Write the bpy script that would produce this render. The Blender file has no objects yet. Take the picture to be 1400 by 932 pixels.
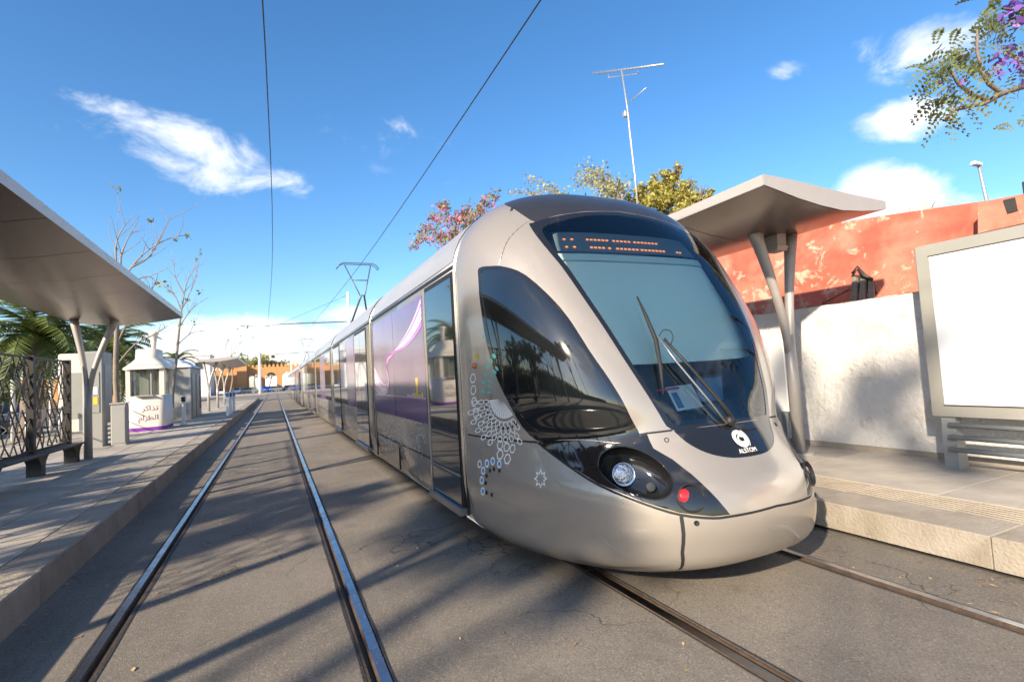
import bpy, math, random
import numpy as np
from mathutils import Vector, Matrix
from mathutils.geometry import delaunay_2d_cdt
random.seed(7); RNG = np.random.default_rng(7)
SC = bpy.context.scene; COL = SC.collection

# ------------------------------------------------------------------ camera
FPX, PW, PH = 700.0, 1400, 932          # focal length in photo pixels
VP, ROLL, CAMH = (375, 527), .060, 1.5  # vanishing point of the tracks, slope of the horizon, eye height
def _n(v): return v / np.linalg.norm(v)
def _cr(x, y): return np.array([(x - PW / 2) / FPX, (PH / 2 - y) / FPX, -1.])
_fy = _n(_cr(*VP)); _up = _n(np.cross(_cr(VP[0] + 1000, VP[1] - 1000 * ROLL), _fy))
if _up[1] < 0: _up = -_up
CM = np.array([np.cross(_fy, _up), _fy, _up])          # world = CM @ camera vector
def ray(x, y): return CM @ _cr(x, y)
def atX(x, y, X): d = ray(x, y); return np.array([0, 0, CAMH]) + d * X / d[0]
def atY(x, y, Y): d = ray(x, y); return np.array([0, 0, CAMH]) + d * Y / d[1]
def atZ(x, y, z): d = ray(x, y); return np.array([0, 0, CAMH]) + d * (z - CAMH) / d[2]
cd = bpy.data.cameras.new('camera'); camo = bpy.data.objects.new('camera', cd); COL.objects.link(camo)
M4 = Matrix([list(CM[i]) + [0] for i in range(3)] + [[0, 0, 0, 1]]); M4.translation = (0, 0, CAMH)
camo.matrix_world = M4
cd.sensor_width = 36; cd.lens = 36 * FPX / PW; cd.clip_start = .05; cd.clip_end = 3000
cd.dof.use_dof = True; cd.dof.focus_distance = 4.6; cd.dof.aperture_fstop = 2.2
SC.camera = camo

# ------------------------------------------------------------------ sky, sun, exposure
SUN_TRAVEL = Vector((1.0, .62, -.56)).normalized()
SUN_EL = math.asin(-SUN_TRAVEL.z)
world = bpy.data.worlds.new('World'); SC.world = world; world.use_nodes = True
SKY_STRENGTH = .095
def build_world():
    nt = world.node_tree; N = nt.nodes; L = nt.links; N.clear()
    out = N.new('ShaderNodeOutputWorld'); bg = N.new('ShaderNodeBackground'); L.new(bg.outputs[0], out.inputs[0])
    sky = N.new('ShaderNodeTexSky'); sky.sky_type = 'NISHITA'; sky.sun_disc = False
    sky.sun_elevation = SUN_EL; sky.sun_rotation = math.atan2(-SUN_TRAVEL.x, -SUN_TRAVEL.y)
    sky.air_density = 1.0; sky.dust_density = .6; sky.ozone_density = 3.5
    tc = N.new('ShaderNodeTexCoord'); D = tc.outputs['Generated']
    def math_(op, a, b=None, c=None, clamp=False):
        n = N.new('ShaderNodeMath'); n.operation = op; n.use_clamp = clamp
        for i, v in enumerate((a, b, c)):
            if v is None: continue
            if isinstance(v, (int, float)): n.inputs[i].default_value = v
            else: L.new(v, n.inputs[i])
        return n.outputs[0]
    def dot(vec):
        n = N.new('ShaderNodeVectorMath'); n.operation = 'DOT_PRODUCT'; L.new(D, n.inputs[0]); n.inputs[1].default_value = tuple(vec); return n.outputs['Value']
    def noise(scale, detail, rough, stretch=(1, 1, 1), dist=0):
        m = N.new('ShaderNodeMapping'); m.inputs['Scale'].default_value = stretch; L.new(D, m.inputs[0])
        n = N.new('ShaderNodeTexNoise'); n.inputs['Scale'].default_value = scale; n.inputs['Detail'].default_value = detail
        n.inputs['Roughness'].default_value = rough; n.inputs['Distortion'].default_value = dist; L.new(m.outputs[0], n.inputs['Vector']); return n.outputs[0]
    # cloud banks seen in the photograph: centre (pixel), half axes (pixel), tilt (degrees), weight
    blobs = [(170, 160, 85, 30, 20, .62), (190, 195, 95, 26, 24, .60), (285, 207, 95, 40, 25, .72), (275, 240, 80, 32, 18, .68), (395, 252, 58, 20, 15, .58), (45, 162, 60, 16, 20, .30),
             (548, 190, 38, 34, 40, .46), (470, 190, 40, 30, 30, .30), (605, 215, 40, 30, 40, .32), (525, 240, 40, 16, 20, .28),
             (370, 480, 170, 44, 2, 1.25), (480, 428, 60, 28, 0, .8), (120, 486, 150, 26, 0, .7),
             (1235, 166, 70, 30, -8, .95), (1268, 66, 62, 42, -20, .70), (1185, 60, 30, 26, 0, .42), (1080, 98, 30, 18, 0, .48),
             (1216, 268, 66, 44, 0, 1.5), (1310, 280, 80, 18, -4, .85), (1310, 150, 60, 30, 0, .4)]
    total = None
    for px, py, ra, rb, tilt, wgt in blobs:
        c0 = _n(ray(px, py)); t = math.radians(tilt)
        e1 = _n(ray(px + 20 * math.cos(t), py + 20 * math.sin(t)) - ray(px, py)); e1 = _n(e1 - c0 * e1.dot(c0)); e2 = np.cross(c0, e1)
        k = 1 / np.linalg.norm(_cr(px, py))
        a = math_('MULTIPLY', dot(e1), FPX / (ra * k * .98)); b = math_('MULTIPLY', dot(e2), FPX / (rb * k * .98))
        a2 = math_('MULTIPLY', a, a); r2 = math_('MULTIPLY_ADD', b, b, a2)
        f = math_('SUBTRACT', 1.0, math_('MULTIPLY', r2, .55), clamp=True)
        f = math_('MULTIPLY', f, math_('GREATER_THAN', dot(c0), .5))
        f = math_('MULTIPLY', f, wgt)
        total = f if total is None else math_('MAXIMUM', total, f)
    fwd = _n(CM @ np.array([0, 0, -1.]))
    off = math_('MULTIPLY', math_('SUBTRACT', .45, dot(fwd), clamp=True), 1.6, clamp=True)   # same kind of scattered clouds all round
    big = noise(2.3, 3, .5)
    gen = math_('MULTIPLY', math_('MULTIPLY', math_('SUBTRACT', big, .50, clamp=True), 7.0, clamp=True), off)
    total = math_('MAXIMUM', total, math_('MULTIPLY', gen, .8))
    fine = noise(7.5, 10, .63, (1, 1, 1.8), .4)
    dens = math_('MULTIPLY', math_('ADD', math_('MULTIPLY', total, .95), math_('MULTIPLY', math_('SUBTRACT', fine, .62), 2.3)), 1.25, clamp=True)
    dens = math_('MULTIPLY', dens, math_('MULTIPLY', total, 2.5, clamp=True), clamp=True)
    sm = N.new('ShaderNodeMapRange'); sm.interpolation_type = 'SMOOTHSTEP'; L.new(dens, sm.inputs[0])
    sv = N.new('ShaderNodeVectorMath'); sv.operation = 'SCALE'; hsv = N.new('ShaderNodeHueSaturation'); hsv.inputs['Saturation'].default_value = 1.2; L.new(sky.outputs[0], hsv.inputs['Color']); L.new(hsv.outputs[0], sv.inputs[0]); sv.inputs[3].default_value = SKY_STRENGTH
    mix = N.new('ShaderNodeMix'); mix.data_type = 'RGBA'; L.new(math_('MULTIPLY', sm.outputs[0], .95), mix.inputs[0]); L.new(sv.outputs[0], mix.inputs[6])
    cr = N.new('ShaderNodeMix'); cr.data_type = 'RGBA'; L.new(noise(9, 5, .5), cr.inputs[0]); cr.inputs[6].default_value = (.42, .44, .48, 1); cr.inputs[7].default_value = (.66, .65, .63, 1)
    L.new(cr.outputs[2], mix.inputs[7]); L.new(mix.outputs[2], bg.inputs[0]); bg.inputs[1].default_value = 1.0
build_world()
sl = bpy.data.lights.new('sun', 'SUN'); sl.energy = 4.0; sl.angle = math.radians(1.1); sl.color = (1, .85, .66)
so = bpy.data.objects.new('sun', sl); COL.objects.link(so); so.rotation_euler = SUN_TRAVEL.to_track_quat('-Z', 'Y').to_euler(); so.location = (-20, -12, 15)
SC.view_settings.view_transform = 'Standard'; SC.view_settings.look = 'None'; SC.view_settings.gamma = 1
SC.view_settings.use_curve_mapping = False; SC.view_settings.exposure = 1.36
SC.cycles.max_bounces = 10; SC.cycles.transparent_max_bounces = 16

# ------------------------------------------------------------------ materials
MAT = {}
def mat(name, col, rough=.6, metal=0, bump=0, bscale=40, var=0, vscale=3, ior=1.45, coat=0, emit=None, estr=0, objvar=0, col2=None, spec=None, detail=5, stretch=(1, 1, 1), rvar=0):
    m = bpy.data.materials.new(name); m.use_nodes = True; nt = m.node_tree; N = nt.nodes; L = nt.links
    p = N['Principled BSDF']; p.inputs['Base Color'].default_value = (*col, 1); p.inputs['Roughness'].default_value = rough
    p.inputs['Metallic'].default_value = metal; p.inputs['IOR'].default_value = ior; p.inputs['Coat Weight'].default_value = coat; p.inputs['Coat Roughness'].default_value = .06
    if spec is not None: p.inputs['Specular IOR Level'].default_value = spec
    if emit: p.inputs['Emission Color'].default_value = (*emit, 1); p.inputs['Emission Strength'].default_value = estr
    if var or bump or objvar or rvar:
        tc = N.new('ShaderNodeTexCoord'); mp = N.new('ShaderNodeMapping'); mp.inputs['Scale'].default_value = stretch; L.new(tc.outputs['Object'], mp.inputs[0])
    last = None
    if var:
        n = N.new('ShaderNodeTexNoise'); n.inputs['Scale'].default_value = vscale; n.inputs['Detail'].default_value = detail; n.inputs['Roughness'].default_value = .62; L.new(mp.outputs[0], n.inputs['Vector'])
        rp = N.new('ShaderNodeMapRange'); rp.inputs[1].default_value = .3; rp.inputs[2].default_value = .7; L.new(n.outputs[0], rp.inputs[0])
        mx = N.new('ShaderNodeMix'); mx.data_type = 'RGBA'; L.new(rp.outputs[0], mx.inputs[0])
        c2 = col2 or tuple(c * (1 - var) for c in col)
        mx.inputs[6].default_value = (*col, 1); mx.inputs[7].default_value = (*c2, 1); last = mx.outputs[2]
        if rvar:
            rr = N.new('ShaderNodeMapRange'); L.new(n.outputs[0], rr.inputs[0]); rr.inputs[1].default_value = .3; rr.inputs[2].default_value = .7
            rr.inputs[3].default_value = max(0, rough - rvar); rr.inputs[4].default_value = rough + rvar; L.new(rr.outputs[0], p.inputs['Roughness'])
    if objvar:
        oi = N.new('ShaderNodeObjectInfo'); hs = N.new('ShaderNodeHueSaturation'); mr = N.new('ShaderNodeMapRange')
        L.new(oi.outputs['Random'], mr.inputs[0]); mr.inputs[3].default_value = 1 - objvar; mr.inputs[4].default_value = 1 + objvar; L.new(mr.outputs[0], hs.inputs['Value'])
        if last: L.new(last, hs.inputs['Color'])
        else: hs.inputs['Color'].default_value = (*col, 1)
        last = hs.outputs[0]
    if last: L.new(last, p.inputs['Base Color'])
    if bump:
        n = N.new('ShaderNodeTexNoise'); n.inputs['Scale'].default_value = bscale; n.inputs['Detail'].default_value = 6; L.new(mp.outputs[0], n.inputs['Vector'])
        b = N.new('ShaderNodeBump'); b.inputs['Strength'].default_value = bump; b.inputs['Distance'].default_value = .02; L.new(n.outputs[0], b.inputs['Height']); L.new(b.outputs[0], p.inputs['Normal'])
    MAT[name] = m; return m

def glass(name, tint, rough=0.0, alpha=.75, ior=1.5, body=(0, 0, 0)):
    """pane: clear tinted film plus a mirror layer by Fresnel"""
    m = bpy.data.materials.new(name); m.use_nodes = True; nt = m.node_tree; N = nt.nodes; L = nt.links; N.clear()
    o = N.new('ShaderNodeOutputMaterial'); g = N.new('ShaderNodeBsdfGlossy'); g.inputs['Roughness'].default_value = rough; g.inputs['Color'].default_value = (1, 1, 1, 1)
    t = N.new('ShaderNodeBsdfTransparent'); t.inputs[0].default_value = (*tint, 1)
    d = N.new('ShaderNodeBsdfDiffuse'); d.inputs[0].default_value = (*body, 1)
    ms = N.new('ShaderNodeMixShader'); ms.inputs[0].default_value = alpha; L.new(d.outputs[0], ms.inputs[1]); L.new(t.outputs[0], ms.inputs[2])
    f = N.new('ShaderNodeFresnel'); f.inputs[0].default_value = ior
    m2 = N.new('ShaderNodeMixShader'); L.new(f.outputs[0], m2.inputs[0]); L.new(ms.outputs[0], m2.inputs[1]); L.new(g.outputs[0], m2.inputs[2]); L.new(m2.outputs[0], o.inputs[0])
    MAT[name] = m; return m

def asphalt():
    m = mat('asphalt', (.16, .145, .125), .88); nt = m.node_tree; N = nt.nodes; L = nt.links; p = N['Principled BSDF']; tc = N.new('ShaderNodeTexCoord'); mp = N.new('ShaderNodeMapping'); L.new(tc.outputs['Object'], mp.inputs[0]); mp.inputs['Location'].default_value = (3.3, 1.7, 0)
    def noi(s, d, r, dist=0, st=None):
        n = N.new('ShaderNodeTexNoise'); n.inputs['Scale'].default_value = s; n.inputs['Detail'].default_value = d; n.inputs['Roughness'].default_value = r; n.inputs['Distortion'].default_value = dist
        if st: q = N.new('ShaderNodeMapping'); q.inputs['Scale'].default_value = st; L.new(mp.outputs[0], q.inputs[0]); L.new(q.outputs[0], n.inputs['Vector'])
        else: L.new(mp.outputs[0], n.inputs['Vector'])
        return n.outputs[0]
    def ramp(k, a, b, c=0, d=1):
        n = N.new('ShaderNodeMapRange'); L.new(k, n.inputs[0])
        for i, v in enumerate((a, b, c, d)): n.inputs[i + 1].default_value = v
        return n.outputs[0]
    def mix(f, a, b):
        n = N.new('ShaderNodeMix'); n.data_type = 'RGBA'; L.new(f, n.inputs[0])
        for i, v in ((6, a), (7, b)):
            if isinstance(v, tuple): n.inputs[i].default_value = (*v, 1)
            else: L.new(v, n.inputs[i])
        return n.outputs[2]
    c = mix(ramp(noi(.9, 6, .6), .35, .68), (.215, .186, .150), (.150, .130, .106))
    vo = N.new('ShaderNodeTexVoronoi'); vo.inputs['Scale'].default_value = 140; L.new(mp.outputs[0], vo.inputs['Vector']); sp = N.new('ShaderNodeSeparateColor'); L.new(vo.outputs['Color'], sp.inputs[0])
    c = mix(ramp(sp.outputs[0], .70, 1.0, 0, .55), c, (.36, .32, .27)); c = mix(ramp(sp.outputs[1], .74, 1.0, 0, .65), c, (.07, .063, .056))
    c = mix(ramp(noi(2.6, 4, .5, .8), .60, .74, 0, .5), c, (.105, .094, .082))                         # oil and damp stains
    c = mix(ramp(noi(1.0, 5, .6, .2, (6, .25, 1)), .56, .72, 0, .45), c, (.25, .225, .19))             # dusty streaks along the track
    ck = N.new('ShaderNodeTexVoronoi'); ck.feature = 'DISTANCE_TO_EDGE'; ck.inputs['Scale'].default_value = .55; wr = N.new('ShaderNodeVectorMath'); L.new(mp.outputs[0], wr.inputs[0]); nz = N.new('ShaderNodeTexNoise'); nz.inputs['Scale'].default_value = 2.2; nz.inputs['Detail'].default_value = 5; L.new(mp.outputs[0], nz.inputs['Vector']); sc = N.new('ShaderNodeVectorMath'); sc.operation = 'SCALE'; L.new(nz.outputs['Color'], sc.inputs[0]); sc.inputs[3].default_value = .9; L.new(sc.outputs[0], wr.inputs[1]); L.new(wr.outputs[0], ck.inputs['Vector'])
    cr = N.new('ShaderNodeMath'); cr.operation = 'MULTIPLY'; L.new(ramp(ck.outputs['Distance'], .0, .007, .85, 0), cr.inputs[0]); L.new(ramp(noi(.7, 2, .5), .5, .6), cr.inputs[1])
    L.new(mix(cr.outputs[0], c, (.03, .027, .025)), p.inputs['Base Color'])
    b = N.new('ShaderNodeBump'); b.inputs['Strength'].default_value = .5; b.inputs['Distance'].default_value = .012; L.new(noi(130, 5, .65), b.inputs['Height']); L.new(b.outputs[0], p.inputs['Normal'])
asphalt()
mat('asphalt_dark', (.04, .038, .037), .8, bump=.5, bscale=120, var=.4, vscale=6)
mat('ground', (.19, .165, .14), .9, bump=.3, bscale=30, var=.25, vscale=.6)
mat('plaza', (.34, .30, .26), .9, var=.2, vscale=.5)
mat('concrete', (.40, .355, .295), .85, bump=.35, bscale=70, var=.35, vscale=2.2, detail=9)
mat('slab', (.43, .385, .325), .82, bump=.3, bscale=80, var=.32, vscale=2.6, detail=9, objvar=.14)
mat('kerb', (.36, .32, .265), .85, bump=.5, bscale=45, var=.5, vscale=2.4, col2=(.22, .185, .135), detail=9, objvar=.1)
mat('tactile', (.40, .34, .26), .8, bump=.25, bscale=60, var=.3, vscale=4, objvar=.08)
mat('rail_top', (.42, .43, .46), .24, metal=1, var=.35, vscale=5, rvar=.08)
mat('rail_side', (.13, .09, .065), .65, metal=.4, bump=.4, bscale=60, var=.4, vscale=12)
mat('seal', (.035, .033, .031), .75, bump=.6, bscale=60)
mat('silver', (.405, .36, .308), .32, metal=.48, coat=.85, var=.10, vscale=1.6, detail=8, rvar=.07)
mat('silver_side', (.50, .45, .39), .26, metal=.75, coat=.3, var=.10, vscale=1.0)
mat('roof_grey', (.030, .029, .032), .36, coat=.3, var=.3, vscale=2.5, bump=.05, bscale=90)
mat('fairing', (.50, .49, .48), .38, metal=.45, var=.15, vscale=1.4, stretch=(1, .4, 1))
mat('black_gloss', (.012, .012, .013), .06, coat=.6, ior=1.5)
mat('black_matte', (.014, .014, .015), .55)
mat('rubber', (.015, .015, .016), .7)
mat('side_glass', (.008, .010, .011), .012, ior=1.62, coat=1.0)
mat('door_glass', (.010, .014, .016), .012, ior=1.65, coat=1.0)
glass('windscreen_glass', (.88, .97, .94), alpha=1.0, ior=1.68)
glass('pane', (.55, .62, .62), alpha=.85, ior=1.5, body=(.1, .12, .12))
mat('blind', (.86, .90, .82), .8)
mat('blind_bar', (.70, .80, .76), .5)
mat('cab_dark', (.035, .04, .045), .7)
mat('cab_lining', (.36, .42, .46), .7)
mat('dash', (.18, .21, .24), .5)
mat('paper', (.75, .78, .80), .6)
mat('paper_blue', (.08, .20, .36), .6)
mat('pink', (.75, .08, .25), .5)
mat('led', (.9, .3, .1), .5, emit=(1, .32, .10), estr=.55)
mat('chrome', (.80, .80, .80), .08, metal=1)
mat('lens', (.65, .67, .70), .04, metal=.85, bump=.9, bscale=40)
mat('red_lens', (.45, .004, .008), .12, emit=(1, .01, .01), estr=1.3, coat=1)
mat('red_unlit', (.06, .004, .006), .1, coat=1)
mat('orange_lens', (.55, .12, .02), .2, coat=.6)
mat('yellow', (.72, .50, .05), .5)
mat('white_print', (.80, .78, .74), .45)
mat('blue_print', (.06, .28, .62), .35)
mat('teal_print', (.12, .42, .36), .4)
mat('brown_print', (.30, .17, .11), .4)
mat('black_print', (.02, .02, .025), .4)
mat('steel', (.34, .34, .34), .35, metal=.8, var=.2, vscale=4)
mat('galv', (.45, .45, .44), .45, metal=.6, var=.2, vscale=6)
mat('pan_steel', (.10, .10, .105), .45, metal=.6)
mat('wire', (.03, .035, .05), .5, metal=.5)
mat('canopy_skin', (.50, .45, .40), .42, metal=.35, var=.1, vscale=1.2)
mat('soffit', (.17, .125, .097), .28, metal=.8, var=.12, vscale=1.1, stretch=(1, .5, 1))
mat('post_paint', (.40, .375, .345), .45, metal=.25, var=.12, vscale=3)
mat('iron', (.05, .045, .04), .5, metal=.3, bump=.2, bscale=60)
mat('kiosk', (.66, .60, .52), .5, var=.08, vscale=2)
mat('kiosk_grey', (.30, .30, .28), .55, var=.1, vscale=2)
mat('purple', (.16, .03, .32), .5)
mat('purple_text', (.14, .06, .20), .5)
mat('dim_text', (.50, .44, .37), .6)
mat('panel_white', (.70, .72, .74), .32, coat=.2, var=.04, vscale=1.0)
mat('frame_grey', (.33, .325, .29), .5, metal=.2, var=.1, vscale=3)
mat('bench_rail', (.30, .325, .33), .45, metal=.3)
mat('white_paint', (.78, .78, .77), .5, var=.05, vscale=4)
mat('blue_paint', (.06, .16, .45), .5)
mat('bark', (.22, .18, .15), .9, bump=.6, bscale=30, var=.3, vscale=8)
mat('bark_pale', (.27, .225, .18), .9, bump=.4, bscale=40, var=.3, vscale=10)
mat('orange_wall', (.62, .30, .12), .9, bump=.3, bscale=8, var=.18, vscale=.5)
mat('brick_red', (.42, .12, .07), .8)
mat('dish', (.5, .5, .5), .5)
def leaf(name, c, tr=.35):
    m = bpy.data.materials.new(name); m.use_nodes = True; nt = m.node_tree; N = nt.nodes; L = nt.links; N.clear()
    o = N.new('ShaderNodeOutputMaterial'); d = N.new('ShaderNodeBsdfPrincipled'); d.inputs['Roughness'].default_value = .55; t = N.new('ShaderNodeBsdfTranslucent')
    g = N.new('ShaderNodeNewGeometry'); mr = N.new('ShaderNodeMapRange'); L.new(g.outputs['Random Per Island'], mr.inputs[0]); mr.inputs[3].default_value = .6; mr.inputs[4].default_value = 1.45
    hs = N.new('ShaderNodeHueSaturation'); hs.inputs['Color'].default_value = (*c, 1); L.new(mr.outputs[0], hs.inputs['Value'])
    L.new(hs.outputs[0], d.inputs['Base Color']); L.new(hs.outputs[0], t.inputs[0])
    ms = N.new('ShaderNodeMixShader'); ms.inputs[0].default_value = tr; L.new(d.outputs[0], ms.inputs[1]); L.new(t.outputs[0], ms.inputs[2]); L.new(ms.outputs[0], o.inputs[0]); MAT[name] = m
leaf('leaf', (.075, .11, .028)); leaf('leaf_yellow', (.34, .31, .07)); leaf('leaf_dark', (.03, .055, .018)); leaf('leaf_pale', (.30, .30, .20))
leaf('flower_pink', (.52, .13, .30)); leaf('flower_violet', (.20, .10, .42)); leaf('leaf_fern', (.13, .155, .045)); leaf('palm_leaf', (.10, .13, .028)); leaf('dry_leaf', (.42, .30, .16), .1); leaf('leaf_olive', (.22, .22, .07))

def special_materials():
    # peeling red lime wash over pale plaster
    m = mat('red_wall', (.5, .1, .05), .9); nt = m.node_tree; N = nt.nodes; L = nt.links; p = N['Principled BSDF']
    tc = N.new('ShaderNodeTexCoord')
    def noi(s, d, r, dist=0):
        n = N.new('ShaderNodeTexNoise'); n.inputs['Scale'].default_value = s; n.inputs['Detail'].default_value = d; n.inputs['Roughness'].default_value = r; n.inputs['Distortion'].default_value = dist
        L.new(tc.outputs['Object'], n.inputs['Vector']); return n.outputs[0]
    def ramp(sock, a, b):
        n = N.new('ShaderNodeMapRange'); L.new(sock, n.inputs[0]); n.inputs[1].default_value = a; n.inputs[2].default_value = b; return n.outputs[0]
    def mixc(f, a, b):
        n = N.new('ShaderNodeMix'); n.data_type = 'RGBA'; L.new(f, n.inputs[0])
        for i, v in ((6, a), (7, b)):
            if isinstance(v, tuple): n.inputs[i].default_value = (*v, 1)
            else: L.new(v, n.inputs[i])
        return n.outputs[2]
    base = mixc(ramp(noi(2.2, 6, .6), .35, .65), (.45, .085, .052), (.50, .125, .08))
    pink = mixc(ramp(noi(1.3, 4, .6, .3), .42, .62), base, (.50, .20, .135))
    sx = N.new('ShaderNodeSeparateXYZ'); L.new(tc.outputs['Object'], sx.inputs[0])
    peel = noi(3.4, 9, .66, .6)
    bias = N.new('ShaderNodeMath'); bias.operation = 'MULTIPLY_ADD'; L.new(sx.outputs['Z'], bias.inputs[0]); bias.inputs[1].default_value = -.075; bias.inputs[2].default_value = .225
    pb = N.new('ShaderNodeMath'); L.new(peel, pb.inputs[0]); L.new(bias.outputs[0], pb.inputs[1])
    mask = ramp(pb.outputs[0], .58, .63)
    L.new(mixc(mask, pink, (.56, .36, .26)), p.inputs['Base Color'])
    b = N.new('ShaderNodeBump'); b.inputs['Strength'].default_value = .5; b.inputs['Distance'].default_value = .03; L.new(peel, b.inputs['Height']); L.new(b.outputs[0], p.inputs['Normal'])
    # rough white render, soiled in patches
    m = mat('white_wall', (.7, .68, .64), .95); nt = m.node_tree; N = nt.nodes; L = nt.links; p = N['Principled BSDF']; tc = N.new('ShaderNodeTexCoord')
    L.new(mixc(ramp(noi(1.6, 8, .65), .52, .75), (.80, .785, .75), (.48, .44, .38)), p.inputs['Base Color'])
    h = noi(16, 9, .7); b = N.new('ShaderNodeBump'); b.inputs['Strength'].default_value = .9; b.inputs['Distance'].default_value = .05; L.new(h, b.inputs['Height']); L.new(b.outputs[0], p.inputs['Normal'])
special_materials()

def ad_material():
    # printed vinyl on the window: violet sheet that fades to grey upwards
    m = mat('ad_print', (.10, .03, .20), .14, coat=.0, ior=1.45); nt = m.node_tree; N = nt.nodes; L = nt.links; p = N['Principled BSDF']
    tc = N.new('ShaderNodeTexCoord'); sx = N.new('ShaderNodeSeparateXYZ'); L.new(tc.outputs['Object'], sx.inputs[0])
    mr = N.new('ShaderNodeMapRange'); L.new(sx.outputs['Z'], mr.inputs[0]); mr.inputs[1].default_value = 1.0; mr.inputs[2].default_value = 2.35
    cr = N.new('ShaderNodeValToRGB'); L.new(mr.outputs[0], cr.inputs[0]); e = cr.color_ramp.elements
    e[0].position = 0; e[0].color = (.085, .035, .14, 1); e[1].position = 1; e[1].color = (.16, .12, .27, 1)
    for pos, c in ((.17, (.085, .035, .14, 1)), (.20, (.18, .14, .18, 1)), (.45, (.23, .19, .23, 1)), (.75, (.18, .14, .22, 1))):
        x = e.new(pos); x.color = c
    n = N.new('ShaderNodeTexNoise'); n.inputs['Scale'].default_value = 1.5; L.new(tc.outputs['Object'], n.inputs['Vector'])
    hs = N.new('ShaderNodeHueSaturation'); L.new(cr.outputs[0], hs.inputs['Color']); m2 = N.new('ShaderNodeMapRange'); L.new(n.outputs[0], m2.inputs[0]); m2.inputs[3].default_value = .7; m2.inputs[4].default_value = 1.3; L.new(m2.outputs[0], hs.inputs['Value'])
    L.new(hs.outputs[0], p.inputs['Base Color'])
ad_material()

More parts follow.
